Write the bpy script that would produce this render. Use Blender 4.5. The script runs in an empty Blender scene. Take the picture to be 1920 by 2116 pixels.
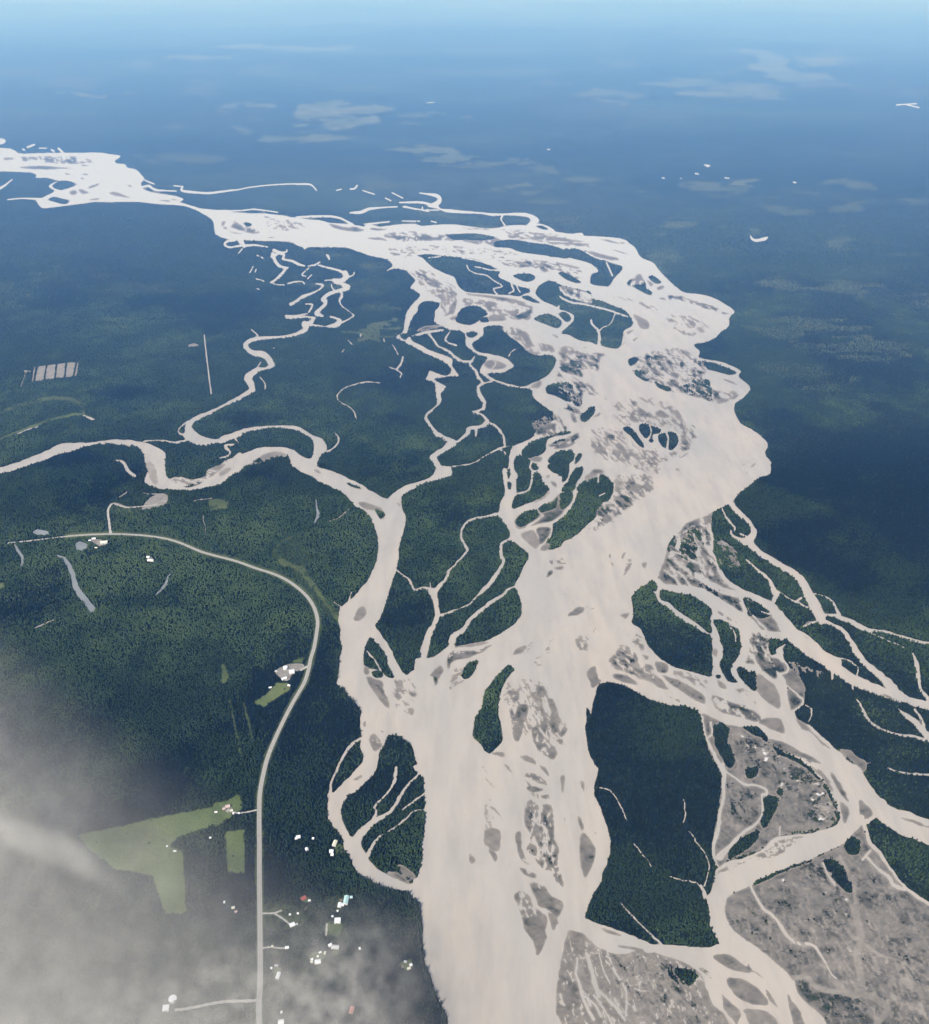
import bpy, bmesh, math, random
import numpy as np
from mathutils import Vector, Matrix
random.seed(7)
rng = np.random.default_rng(11)
C = bpy.context.scene.collection
SC = bpy.context.scene
RAD = math.radians

# ------------------------------------------------------------------ survey
# The rivers, bars, woods and clearings below were surveyed from the photograph and are laid out on flat
# ground in metres through the camera's own geometry: u to the right, v down, on a 1920 x 2116 sheet.
H = 1700.0
F = 1925.0
HORIZON_V = -90.0
PITCH = math.atan((1058 - HORIZON_V) / F)
CP, SP = math.cos(PITCH), math.sin(PITCH)

def ground(u, v, z=0.0):
    u = np.asarray(u, dtype=np.float64); v = np.asarray(v, dtype=np.float64)
    dx = (u - 960.0) / F; dy = (1058.0 - v) / F
    t = (H - z) / -(CP * dy - SP)
    return dx * t, (SP * dy + CP) * t

def px_width(v):
    dy = (1058.0 - v) / F
    return H / -(CP * dy - SP) / F

S1 = 480 / 1829.0
TILES = dict(A=(0, 270, S1), B=(0, 529, S1), D=(380, 370, S1), E=(760, 370, S1), G=(1140, 450, S1), H=(460, 870, S1),
             I=(880, 870, S1), J=(1240, 960, S1), L=(1440, 1180, S1), K=(0, 1000, S1), P=(440, 1230, S1), Q=(860, 1350, S1),
             S=(860, 1587, S1), U=(1200, 1587, S1), V=(1440, 1587, S1), X=(0, 1587, S1), Y=(480, 1587, S1),
             N=(0, 0, 2 * S1), M=(960, 0, 2 * S1))

def sheet(tile, pts):
    ox, oy, s = TILES[tile]
    return np.array([(ox + x * s, oy + y * s) for x, y in pts], dtype=np.float64)

def parse(s):
    return [tuple(float(c) for c in p.split(',')) for p in s.split()]

def smooth_path(p, closed, n=4, tension=0.5):
    p = np.asarray(p)
    if len(p) < 3:
        t = np.linspace(0, 1, 9)[:, None]
        return p[0] + (p[-1] - p[0]) * t
    if closed:
        q = np.vstack([p[-1], p, p[0], p[1]])
    else:
        q = np.vstack([2 * p[0] - p[1], p, 2 * p[-1] - p[-2]])
    out = []
    for i in range(1, len(q) - 2):
        a, b, c, d = q[i - 1], q[i], q[i + 1], q[i + 2]
        # limit tangents so that sharp corners do not overshoot
        l = np.linalg.norm(c - b) + 1e-9
        m1 = (c - a) * tension; m2 = (d - b) * tension
        m1 *= min(1.0, l / (np.linalg.norm(m1) + 1e-9)); m2 *= min(1.0, l / (np.linalg.norm(m2) + 1e-9))
        for k in range(n):
            t = k / n
            out.append((2 * t**3 - 3 * t**2 + 1) * b + (t**3 - 2 * t**2 + t) * m1 + (-2 * t**3 + 3 * t**2) * c + (t**3 - t**2) * m2)
    if not closed:
        out.append(p[-1])
    return np.array(out)

def hash01(ix, iy, seed):
    h = (ix.astype(np.int64) * 374761393 + iy.astype(np.int64) * 668265263 + seed * 1442695041) & 0xffffffff
    h = ((h ^ (h >> 13)) * 1274126177) & 0xffffffff
    h = h ^ (h >> 16)
    return (h & 0xffff).astype(np.float32) / 65535.0

def vnoise(x, y, seed):
    x = np.asarray(x, dtype=np.float32); y = np.asarray(y, dtype=np.float32)
    fx = np.floor(x); fy = np.floor(y)
    tx = x - fx; ty = y - fy
    tx = tx * tx * (3 - 2 * tx); ty = ty * ty * (3 - 2 * ty)
    ix = fx.astype(np.int64); iy = fy.astype(np.int64)
    a = hash01(ix, iy, seed); b = hash01(ix + 1, iy, seed); c = hash01(ix, iy + 1, seed); d = hash01(ix + 1, iy + 1, seed)
    return (a * (1 - tx) + b * tx) * (1 - ty) + (c * (1 - tx) + d * tx) * ty

def fbm(x, y, seed, octaves=3):
    s = 0; w = 0.0; amp = 1.0
    for k in range(octaves):
        s = s + amp * vnoise(x * 2**k + 17.3 * k, y * 2**k - 9.1 * k, seed + k); w += amp; amp *= 0.55
    return s / w

def blur(a, n):
    for _ in range(3):
        for ax in (0, 1):
            cs = np.cumsum(np.insert(np.pad(a, [(n, n) if q == ax else (0, 0) for q in (0, 1)], mode='edge'), 0, 0, axis=ax), axis=ax, dtype=np.float64)
            k = 2 * n + 1
            a = ((cs[k:] - cs[:-k]) if ax == 0 else (cs[:, k:] - cs[:, :-k])).astype(np.float32) / k
    return a
W0, H0 = 1920, 2116
wat = np.zeros((H0, W0), np.float32); bar = np.zeros_like(wat); veg = np.zeros_like(wat)
clr = np.zeros_like(wat); mead = np.zeros_like(wat); pond = np.zeros_like(wat); tone = np.zeros_like(wat)

def fill(p):
    x0 = max(0, int(p[:, 0].min()) - 1); x1 = min(W0, int(p[:, 0].max()) + 2)
    y0 = max(0, int(p[:, 1].min()) - 1); y1 = min(H0, int(p[:, 1].max()) + 2)
    if x1 <= x0 or y1 <= y0: return None
    w = x1 - x0; cov = np.zeros((y1 - y0, w), np.float32)
    ax, ay = p[:, 0], p[:, 1]; bx, by = np.roll(ax, -1), np.roll(ay, -1)
    SUB = 3
    for j in range(y1 - y0):
        row = cov[j]
        for k in range(SUB):
            y = y0 + j + (k + 0.5) / SUB
            m = (ay <= y) != (by <= y)
            if not m.any(): continue
            xs = np.sort(ax[m] + (y - ay[m]) * (bx[m] - ax[m]) / (by[m] - ay[m])) - x0
            for i in range(0, len(xs) - 1, 2):
                a, b = max(0.0, xs[i]), min(float(w), xs[i + 1])
                if b <= a: continue
                ia, ib = int(a), int(b)
                if ia == ib: row[ia] += b - a
                else:
                    row[ia] += ia + 1 - a
                    if ib > ia + 1: row[ia + 1:ib] += 1
                    if ib < w: row[ib] += b - ib
    return (slice(y0, y1), slice(x0, x1)), np.clip(cov / SUB, 0, 1)

def stroke(p, widths):
    n = len(p)
    s = np.concatenate([[0], np.cumsum(np.linalg.norm(np.diff(p, axis=0), axis=1))]); s /= max(s[-1], 1e-9)
    ws = np.interp(s, np.linspace(0, 1, len(widths)), widths)
    mx = max(widths) / 2 + 2
    x0 = max(0, int(p[:, 0].min() - mx)); x1 = min(W0, int(p[:, 0].max() + mx) + 1)
    y0 = max(0, int(p[:, 1].min() - mx)); y1 = min(H0, int(p[:, 1].max() + mx) + 1)
    if x1 <= x0 or y1 <= y0: return None
    cov = np.zeros((y1 - y0, x1 - x0), np.float32)
    for i in range(n - 1):
        a, b = p[i], p[i + 1]; m = max(ws[i], ws[i + 1]) / 2 + 2
        ax0 = max(x0, int(min(a[0], b[0]) - m)); ax1 = min(x1, int(max(a[0], b[0]) + m) + 1)
        ay0 = max(y0, int(min(a[1], b[1]) - m)); ay1 = min(y1, int(max(a[1], b[1]) + m) + 1)
        if ax1 <= ax0 or ay1 <= ay0: continue
        X = np.arange(ax0, ax1)[None, :] + 0.5; Y = np.arange(ay0, ay1)[:, None] + 0.5
        d = b - a; L = max(d @ d, 1e-9)
        t = np.clip(((X - a[0]) * d[0] + (Y - a[1]) * d[1]) / L, 0, 1)
        dist = np.hypot(X - a[0] - t * d[0], Y - a[1] - t * d[1])
        c = np.clip((ws[i] * (1 - t) + ws[i + 1] * t) / 2 - dist + 0.5, 0, 1)
        sub = cov[ay0 - y0:ay1 - y0, ax0 - x0:ax1 - x0]
        np.maximum(sub, c, out=sub)
    return (slice(y0, y1), slice(x0, x1)), cov

def lay(arr, sl, c, val=1.0):
    arr[sl] = arr[sl] * (1 - c) + c * val

def paint(kind, sl, c, v=0.0):
    if kind == 'W': lay(wat, sl, c); lay(bar, sl, c, 0); lay(pond, sl, c, 0); lay(clr, sl, c, 0)
    elif kind == 'P': lay(pond, sl, c)
    elif kind == 'F': lay(wat, sl, c, 0); lay(bar, sl, c, 0); lay(pond, sl, c, 0); lay(clr, sl, c, 0)
    elif kind == 'G': lay(wat, sl, c, 0); lay(bar, sl, c, 1); lay(veg, sl, c, v); lay(clr, sl, c, 0)
    elif kind == 'C': lay(clr, sl, c)
    elif kind == 'M': lay(mead, sl, c, v)
    elif kind == 'D': lay(tone, sl, c, v)  # D darkens the woods; the right bank patch is painted cloud shadow

def grid_of(sl):
    return np.meshgrid(np.arange(sl[1].start, sl[1].stop), np.arange(sl[0].start, sl[0].stop))

def run_survey(text):
    lines = text.strip().split('\n')
    big = [q for q in lines if q.startswith('W0|') or (q.startswith('W|') and len(q.split()) > 16)]      # the open water first, then what lies in it
    for li, line in enumerate(big + [q for q in lines if q not in big]):
        code, tile, body = line.split('|')
        s = TILES[tile][2]
        raw = sheet(tile, parse(body))
        k = code[0]
        if k in 'RfcgmP' and code != 'PW':
            v = 0.0
            if k in 'gm':
                v, w = code[1:].split(':'); v = float(v); widths = [float(w)]
            else:
                widths = [float(q) for q in code[1:].split(',')]
            lo = {'R': 2.3, 'P': 2.0, 'c': 2.2, 'f': 2, 'g': 2, 'm': 2}[k]
            if TILES[tile][1] == 0: lo = 1.5
            widths = [max(lo, q * s) for q in widths]
            r = stroke(smooth_path(raw, False), widths)
            if r is None: continue
            sl, c = r
            paint({'R': 'W', 'f': 'F', 'c': 'C', 'g': 'G', 'm': 'M', 'P': 'P'}[k], sl, c, v)
            continue
        straight = (k == 'C' and len(raw) < 6) or (k == 'M' and tile in 'XYPB' and (float(code[1:]) >= 0.9 or len(raw) < 5))
        r = fill(raw if straight else smooth_path(raw, True))
        if r is None: continue
        sl, c = r
        if code in ('W', 'W0'): paint('W', sl, c)
        elif code == 'PW': paint('P', sl, c)
        elif code == 'F': paint('F', sl, c)
        elif code == 'S':       # patches of bright dry silt broken by drift and grass
            X, Y = grid_of(sl); n = fbm(X / 7.0, Y / 4.5, 400 + li, 3)
            paint('G', sl, (c * np.clip((n - 0.45) * 8, 0, 1)).astype(np.float32), -0.35)
            ring = stroke(np.vstack([smooth_path(raw, True), raw[:1]]), [5.0])
            if ring: paint('G', ring[0], (ring[1] * (1 - 0.0) * np.clip((fbm(*[q_ / 6.0 for q_ in grid_of(ring[0])], 500 + li, 3) - 0.52) * 14, 0, 1)).astype(np.float32), 0.95)
        elif code == 'C': paint('C', sl, c)
        elif k == 'G': paint('G', sl, c, float(code[1:]))
        elif k == 'M': paint('M', sl, c, float(code[1:]))
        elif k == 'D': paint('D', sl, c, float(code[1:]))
        elif k in 'BTZ':
            q = [float(z) for z in code[1:].split()]
            X, Y = grid_of(sl); a = RAD(q[0]); sc = q[1] * s
            xr = (X * math.cos(a) + Y * math.sin(a)) / (sc * 2.2); yr = (-X * math.sin(a) + Y * math.cos(a)) / sc
            if k == 'B':
                if tile in 'ADEGIJ': q[2] = min(0.75, q[2] * 1.15); q[3] += 0.1
                wxx = (fbm(xr * 0.6, yr * 0.6, 700 + li, 2) - 0.5) * 2.2
                n = fbm(xr * 0.7 + wxx, yr + wxx * 0.5, 100 + li, 4)
                thr = np.quantile(n[c > 0.5], 1 - q[2]) if (c > 0.5).any() else 0.6
                kb = max(1, int(sc * 0.9)); soft = np.clip(blur(np.pad(c, kb * 3), kb)[kb * 3:-kb * 3, kb * 3:-kb * 3], 0, 1)
                m = np.clip((n - thr - 0.30 * (1 - soft)) * 16 + 0.5, 0, 1) * c
                vv_ = fbm(xr * 0.5 + 40, yr * 0.5, 800 + li, 2)
                arr_v = (q[3] + (vv_ - 0.5) * 0.5).astype(np.float32)
                paint('G', sl, m.astype(np.float32), arr_v)
            else:
                wx = fbm(xr * 0.7, yr * 0.7, 300 + li, 2) * 1.6
                n = fbm(xr * 0.45 + wx, yr * 0.45 + wx * 0.7, 200 + li, 2) - 0.5
                m = np.clip((q[2] * 1.1 - np.abs(n)) / 0.035 + 0.5, 0, 1) * c * np.clip(bar[sl] * 1.5, 0, 1)
                if k == 'Z': paint('G', sl, (m * 0.8).astype(np.float32), 0.14)
                else: paint('W', sl, m.astype(np.float32))

SURVEY = """W|A|-200,110 0,135 60,140 110,155 150,180 300,178 480,175 600,175 780,173 860,185 950,200 905,235 920,258 985,265 1000,290 1075,310 1110,345 1135,380 1110,412 1120,450 1150,470 1220,490 1330,507 1400,520 1445,540 1415,560 1450,575 1540,600 1620,630 1829,640 1829,850 1750,835 1700,815 1690,780 1680,720 1650,685 1590,650 1520,615 1440,590 1370,585 1220,575 1080,560 890,562 760,560 640,575 520,590 440,600 340,610 315,595 280,535 330,530 370,510 410,490 430,470 400,455 385,435 430,405 465,395 430,385 360,370 280,370 290,350 250,330 150,325 0,320 -200,340
F|A|410,430 470,395 520,393 570,403 605,420 590,435 520,460 480,468 430,455
F|A|375,545 420,520 490,535 550,550 515,580 440,565
G.8|A|150,290 260,278 330,276 450,285 560,296 400,305 300,305
G.7|A|160,215 210,200 280,205 360,200 450,203 590,203 620,230 680,255 560,262 420,255 260,245 180,240
T 5 12 .08|A|160,215 210,200 280,205 360,200 450,203 590,203 620,230 680,255 560,262 420,255 260,245 180,240
G.6|A|30,215 100,212 105,228 40,232
G.5|A|670,220 740,235 680,232
G.7|A|680,240 745,250 690,250
G.6|A|640,270 710,272 660,280
G.7|A|515,332 560,345 520,347
G.8|A|650,340 690,338 690,350 660,350
G.8|A|635,370 660,375 645,387
G.7|A|700,440 780,415 770,430 700,458
G.6|A|550,480 590,468 610,490 580,508 555,500
G.7|A|620,460 700,485 690,495 640,495
G.7|A|1000,432 1035,430 1030,442
G.4|A|860,490 900,480 960,500 1030,530 950,520 880,505
G.3|A|700,545 780,530 770,548
G.3|A|1250,550 1330,545 1340,560
G.4|A|1340,535 1400,545 1370,550
R18,14,8|A|0,455 40,430 95,385
R8,10,16|A|60,543 180,533 290,537
R14|A|215,130 270,110
R12|A|180,145 195,152
R9|A|310,137 365,138
R12|A|405,150 425,160
R16,14,20|A|460,140 480,155 495,175
W|A|-100,50 0,60 30,65 45,85 20,105 -100,115
R14,18,14,10,8|A|1115,445 1170,435 1200,455 1250,470 1390,475
R10|A|1140,390 1215,420
R14,18,14,12,12|A|1440,440 1430,470 1520,485 1660,492 1829,468
R8|A|1370,433 1440,440
W|D|40,215 100,235 180,245 270,255 390,262 520,270 640,272 740,283 800,290 840,300 900,305 980,318 1070,325 1150,345 1230,350 1330,360 1420,375 1500,380 1900,378 1900,740 1829,720 1760,700 1700,680 1640,660 1590,630 1500,610 1430,590 1370,570 1300,545 1230,537 1100,537 1000,535 965,545 955,562 940,540 900,525 860,505 790,490 700,488 600,485 470,480 380,478 300,460 245,430 250,400 240,350 210,310 170,280 100,245
R12,10,10,10,8|D|130,238 280,250 450,248 560,238 740,262
R14,16,18,18,20|D|890,300 1000,295 1150,295 1230,310 1330,360
F|D|980,312 1060,303 1170,303 1240,320 1290,350 1150,342 1070,322
G.6|D|1145,350 1250,375 1350,385 1420,400 1380,415 1290,410 1180,385
G.85|D|1310,375 1370,380 1360,390
G.85|D|1460,390 1510,385 1600,395 1540,405 1470,400
G.55|D|370,375 390,345 380,330 470,350 540,370 555,395 600,420 560,430 500,420 440,400
T 20 14 .08|D|370,375 390,345 380,330 470,350 540,370 555,395 600,420 560,430 500,420 440,400
F|D|470,345 500,340 535,355 520,375 490,375
G.4|D|300,340 330,330 320,360 300,370
G.5|D|305,390 330,375 340,395
G.4|D|340,405 400,420 480,430 400,428
B 8 10 .3 .3|D|650,310 900,330 960,380 800,410 660,380
G.8|D|620,295 675,298 650,306
G.5|D|650,460 720,455 690,464
G.4|D|950,490 970,492 960,500
G.55|D|1575,445 1640,430 1720,420 1829,415 1829,490 1740,485 1660,470 1590,460
G.5|D|1450,465 1540,460 1600,485 1480,475
G.5|D|1620,580 1700,595 1690,602 1640,592
R22,16,14,14,14,14|D|400,480 345,490 320,515 360,538 420,530 480,525
R40,36,26|D|440,475 460,505 475,530
R18,14,9|D|480,525 560,520 660,535
R7|D|460,550 430,585
R26,20,14,8|D|710,560 760,580 810,570 810,555
R26,24,22,14|D|700,590 720,650 760,690 820,700
R20|D|690,610 740,590
R20,16,16,18,22,12|D|750,580 790,600 780,630 850,645 890,665 950,685
R18,22,18,14|D|800,710 770,750 720,795 685,815
R9|D|685,815 730,832 790,835
R11|D|820,825 870,810 930,808 950,825
R9|D|985,700 950,730 930,755 960,765
R8|D|1005,755 970,790
R9,14,12|D|980,685 1030,678 1070,655
R12,14,16,24|D|1060,680 1160,705 1220,720 1270,745
R44,36,30,24|D|1270,740 1280,770 1240,800 1180,795
R8|D|1110,797 1180,795
R10|D|1340,735 1335,755 1290,775
R34,26,40,30,24,26,34|D|1190,805 1250,830 1290,850 1260,870 1180,890 1120,920 1095,950
R30,26,24,36,10|D|1115,960 1110,990 1075,1025 1045,1060 1100,1080
R8|D|1160,830 1170,860 1190,880
R16,20,10,9,8,10|D|1235,885 1245,920 1225,960 1245,1000 1290,1035 1345,1075
R8,10,14|D|1345,1075 1290,1110 1245,1130
R10,14,12,14,26,20,26|D|1040,825 1095,835 1060,875 980,910 920,935 870,975 840,985
R10,14,16|D|960,985 1015,990 985,1045
R10,14,16,14,14,12,20|D|970,1060 880,1080 800,1080 830,1095 900,1090 960,1085 1030,1095
R12,20,44,34,10|D|1150,1085 1190,1095 1225,1120 1200,1150 1120,1162
R20,30,44|D|1025,1095 1000,1130 950,1150
R8,16,26|D|1110,1163 1040,1155 980,1150
R46,36,24,18,16,20,26,32,34,38,52,48,40|D|950,1140 960,1180 890,1220 800,1240 700,1248 600,1255 520,1275 485,1310 510,1350 560,1375 630,1385 670,1425 695,1465
R36,20,30,50,60,52,46|D|695,1470 640,1495 590,1500 540,1530 505,1570 530,1620 540,1660
R46,30,22,18,20,26,36,44,60|D|540,1660 480,1700 400,1745 300,1795 200,1840 110,1880 50,1920 30,1970 60,2010
R10|D|605,1440 575,1490
R8|D|530,1185 580,1225 575,1245
R8|D|600,1560 640,1615 640,1660
R6,6,7,8,9,9,8,8,10|D|1540,1605 1420,1600 1300,1630 1240,1665 1205,1705 1215,1745 1290,1790 1340,1840 1360,1895
R8|D|1290,1270 1330,1310
R11|D|1260,1345 1245,1365
R6|D|1395,1220 1390,1240
R8|D|1575,1255 1580,1285
R6|D|1645,1305 1690,1385
R14|D|1725,1400 1710,1455 1670,1500
R8|D|1620,1485 1670,1500 1715,1530 1705,1565
W|D|1118,595 1140,598 1152,640 1138,630
R9|D|575,600 590,605
R9|D|610,615 625,625
R8|D|520,735 545,690
R8|D|560,735 570,710
R6|D|570,785 630,805
R7|D|575,862 595,868
R9|D|705,1330 717,1335
R10,10,12,10,9,8,8,9,10,14,8|D|0,98 80,105 200,108 290,98 400,88 490,70 620,52 800,40 920,40 1000,45 1045,90
R12|D|1310,80 1345,75 1365,50
R9|D|1410,90 1500,120
R9|D|1640,108 1725,150
R7|D|1585,150 1630,170
R7|D|1200,90 1240,80
R6|D|1700,185 1829,178
R12,26,16,10,9|D|1310,265 1400,260 1460,235 1600,222 1680,218
R10|D|1740,215 1829,240
R8|D|1420,355 1520,345 1620,335
M.9|D|1420,1230 1460,1190 1560,1150 1590,1090 1680,1095 1700,1150 1640,1210 1570,1240 1500,1290 1430,1270
M.35|D|250,1210 460,1230 470,1290 300,1320
M.35|D|1480,1300 1600,1320 1690,1390 1620,1420 1530,1370
C|D|30,1305 80,1292 120,1305 100,1318 40,1322
c8|D|160,1230 185,1450 215,1690
W|E|-20,365 100,378 330,378 580,358 680,358 790,372 900,385 1000,388 1100,368 1200,363 1260,370 1290,390 1420,405 1480,415 1600,432 1700,438 1700,2016 1310,2016 1330,1990 1380,1950 1440,1920 1470,1880 1450,1830 1400,1800 1340,1750 1300,1710 1290,1660 1240,1650 1100,1628 960,1582 905,1545 885,1515 895,1480 930,1430 940,1405 870,1385 815,1345 775,1310 770,1260 760,1210 700,1192 650,1190 590,1160 530,1130 520,1120 530,1080 530,1040 560,1010 565,975 500,965 440,965 395,1000 390,1040 345,1100 325,1160 310,1205 340,1235 430,1205 520,1190 600,1185 600,1195 500,1210 400,1235 340,1240 350,1275 420,1310 480,1345 560,1375 640,1405 670,1430 660,1470 690,1510 715,1550 660,1555 610,1560 520,1575 560,1605 620,1640 575,1690 580,1750 550,1790 490,1840 470,1880 500,1930 540,1985 580,2030 535,2030 500,1970 460,1910 445,1885 465,1840 540,1780 545,1740 535,1680 530,1620 500,1590 460,1580 475,1540 490,1510 540,1530 600,1550 640,1540 655,1500 620,1455 570,1425 500,1395 420,1355 350,1315 270,1275 225,1245 280,1195 300,1080 340,1000 410,925 400,895 340,860 350,835 375,795 350,770 300,720 215,705 145,725 195,690 190,665 150,630 80,608 -20,585
R8,12,26,30,40|E|410,110 540,130 565,150 560,180 520,205
R8,14,20|E|250,185 430,185 500,205
R12,10,8|E|280,218 380,235 480,255
R10|E|430,220 430,240
R8|E|460,243 560,245
W|E|470,215 540,190 570,230 640,238 750,250 900,262 1040,272 1190,265 1260,270 1330,300 1350,330 1320,360 1300,385 1240,380 1285,325 1260,300 1200,290 1080,285 980,290 900,275 760,270 660,265 600,255 540,230
R14,8,10|E|1060,290 1050,320 1080,365
W|E|1280,390 1300,360 1350,352 1420,372 1470,415
F|E|1320,373 1360,364 1415,385 1418,402 1370,395
R7|E|270,330 410,332
R7|E|0,355 160,338
R6|E|500,332 540,342
B 3 9 .5 .35|E|620,370 1000,395 1250,400 1700,480 1750,540 1500,520 1100,460 1080,410 800,400
G.6|E|130,440 230,415 330,420 480,435 600,440 720,430 860,430 960,445 1030,465 1050,480 980,530 900,520 800,500 740,490 640,485 500,485 400,490 260,490 200,465
T 3 14 .07|E|130,440 230,415 330,420 480,435 600,440 720,430 860,430 960,445 1030,465 1050,480 980,530 900,520 800,500 740,490 640,485 500,485 400,490 260,490 200,465
F|E|610,440 720,430 860,428 1000,455 1010,470 900,485 780,480 680,480
F|E|990,500 1060,480 1180,480 1290,500 1420,515 1540,550 1580,548 1580,625 1450,610 1300,590 1200,575 1120,545 1000,535
R10|E|1540,555 1590,600
B 5 10 .35 .35|E|840,540 1000,545 1200,590 1300,600 1100,610 900,580
B 10 9 .3 .5|E|400,530 520,560 700,590 660,600 500,570
G.6|E|180,578 260,590 240,602 200,590
G.6|E|400,545 470,555 460,565
F|E|385,600 470,590 530,595 620,608 740,615 850,630 930,660 1000,700 1035,720 1050,760 1130,800 1180,840 1260,850 1280,890 1230,905 1200,925 1100,915 1000,910 900,900 780,890 730,860 700,820 680,775 600,740 520,700 460,650 430,620
R10,9,9,9,10,9,9,10|E|780,680 800,720 860,745 940,760 990,800 1060,845 990,865 1020,910
R8|E|840,690 900,700 960,715 1050,720
R12,12,12,10|E|1060,770 1120,800 1140,850 1150,880 1110,900
R9|E|1170,830 1180,860 1200,890
R8|E|580,610 480,620
R8|E|740,620 850,640 950,670
T 30 14 .09|E|840,690 1040,720 1060,800 1280,870 1250,910 1100,890 1000,760 850,740
R40,40,40|E|1050,760 1160,810 1290,850
R34,40,44|E|1340,780 1300,850 1310,920
F|E|1140,760 1200,745 1280,745 1320,770 1300,800 1250,810 1190,790
B 14 10 .42 .75|E|1050,640 1500,650 1680,720 1680,800 1480,740 1360,740 1300,700 1080,690
F|E|1500,745 1530,730 1600,760 1680,815 1640,820 1560,790
G.35|E|1490,660 1600,680 1680,700 1600,700
F|G|-115,580 -100,535 -40,505 10,505 110,540 220,565 300,590 320,640 400,655 480,690 575,730 590,770 630,830 600,860 565,890 555,960 530,1000 515,1030 440,1020 370,1000 300,980 200,960 140,925 70,910 110,870 160,820 165,780 110,740 60,720 60,690 0,680 -60,650 -100,620
F|G|-20,228 60,240 130,258 150,240 220,250 300,290 430,345 555,380 550,400 480,480 440,540 310,520 305,480 320,440 365,430 355,400 300,360 200,330 100,310 -20,305
R12,12|G|270,270 320,300 400,330
G.6|G|300,260 400,290 520,315 530,335 420,325 330,300
R10,14,10|G|430,350 450,390 480,460
G.85|G|60,540 200,570 300,600 320,640 310,670 200,650 100,610
T 25 12 .09|G|60,540 200,570 300,600 320,640 310,670 200,650 100,610
R18,16,14,14,14,14,12|G|5,565 60,620 150,665 250,680 330,700 420,720 600,780
R14,16,18,22,26|G|310,805 320,840 360,880 375,930 375,1000
R12,8,8,8,10|G|375,890 410,860 450,850 480,810 500,760
R20,16,14,18,22|G|90,740 165,770 160,815 110,860 60,910
G.45|E|750,930 900,940 1100,960 1290,1000 1300,1030 1290,1080 1260,1110 1160,1110 1100,1085 1000,1075 950,1060 920,1010 850,990 760,1000 745,960
T 15 18 .07|E|750,930 900,940 1100,960 1290,1000 1300,1030 1290,1080 1260,1110 1160,1110 1100,1085 1000,1075 950,1060 920,1010 850,990 760,1000 745,960
G.5|E|770,900 900,910 1100,935 1250,975 1200,980 1000,945 800,915
R12,10|E|750,930 1000,960 1280,1020
R14,10,14|E|830,985 920,1010 950,1070
R10|E|1050,990 1070,1040 1150,1090
F|E|690,1100 720,1040 770,1005 830,1000 890,1010 930,1040 945,1070 900,1090 870,1120 810,1150 750,1145 700,1130
F|E|885,1110 910,1090 950,1090 955,1125 890,1130
G.5|E|960,1075 1060,1075 1090,1110 960,1120
F|E|1310,1105 1350,1075 1420,1060 1490,1090 1530,1120 1520,1160 1480,1175 1420,1155
G.8|E|1170,1080 1220,1050 1290,1025 1280,1060 1250,1090 1200,1105
F|E|1210,935 1260,915 1320,950 1360,980 1300,970
F|E|1320,890 1350,840 1420,800 1500,830 1500,1000 1440,985 1380,960 1330,920
F|E|1500,1060 1550,1045 1600,1085 1595,1120 1560,1125 1525,1090
G.5|E|600,1080 640,1040 640,1010 690,955 695,1010 680,1050 640,1070
G.45|E|640,1100 680,1080 710,1070 680,1110
G.5|E|380,1200 450,1160 540,1150 600,1160 500,1185
F|E|255,1235 290,1212 330,1220 345,1245 320,1245 290,1270
R14,16,14,18,26,20,10|E|480,1215 520,1270 560,1320 640,1360 680,1400 740,1435 830,1435
R9,14,14,14|E|650,1200 610,1260 630,1290 700,1310
R10,14,18,22,24,26,34,30,22|E|840,1400 805,1460 850,1510 870,1560 905,1610 870,1640 880,1700 920,1760 910,1810
R22,20|E|910,1810 830,1840
R18,18,20,18,18,20|E|820,1835 900,1860 950,1920 900,1950 800,1960 780,2020
R10|E|905,1610 975,1595
R8|E|960,1920 1020,1950 1040,2000
R10|E|860,1960 850,2016
F|E|775,1220 820,1200 870,1215 850,1240 800,1250
F|E|820,1300 900,1240 920,1165 1050,1155 1080,1200 1150,1240 1200,1300 1290,1380 1400,1385 1470,1395 1480,1440 1450,1510 1400,1560 1300,1610 1230,1635 1100,1610 1000,1580 940,1530 1060,1525 1130,1490 1150,1470 1100,1420 1040,1395 940,1375 870,1360
G.45|E|1060,1160 1150,1170 1240,1200 1330,1280 1450,1310 1475,1360 1380,1370 1290,1380 1200,1300 1080,1210
T 40 18 .07|E|1060,1160 1150,1170 1240,1200 1330,1280 1450,1310 1475,1360 1380,1370 1290,1380 1200,1300 1080,1210
R8|E|1110,1400 1130,1360 1160,1340
R16|E|1330,1330 1370,1365 1480,1385
G.5|E|915,1470 940,1430 1000,1425 1090,1460 1080,1490 980,1500
R8|E|1000,1430 1010,1460 970,1500
G.3|E|1530,1320 1620,1330 1600,1380 1550,1440 1520,1400
G.4|E|1280,1640 1350,1590 1370,1600 1350,1640
G.4|E|1450,1220 1500,1240 1490,1255
G.4|E|1700,1325 1725,1325 1720,1335
W|G|-20,60 -20,100 100,125 230,140 380,148 500,158 580,175 610,200 660,240 700,310 800,355 850,420 940,510 1000,560 1050,590 1180,605 1280,635 1380,690 1440,740 1400,790 1395,850 1330,905 1280,950 1210,980 1120,1000 1165,1050 1160,1100 1240,1120 1350,1140 1440,1180 1490,1215 1470,1250 1530,1300 1565,1350 1510,1420 1440,1470 1445,1540 1480,1610 1560,1660 1650,1720 1700,1790 1680,1860 1720,1920 1700,2030 240,2030 240,1100 520,1040 560,960 570,890 640,840 590,740 480,690 330,640 300,580 100,530 60,490 250,520 440,545 490,480 560,390 430,340 250,250 150,238 -20,215
G.4|G|-20,150 60,155 150,170 300,205 280,215 100,210 -20,205
R10,8|G|-20,185 100,190 280,200
G.5|G|380,170 450,175 540,205 470,195
G.4|G|540,195 580,195 560,205
G.35|G|480,250 560,270 620,290 560,280
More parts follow.
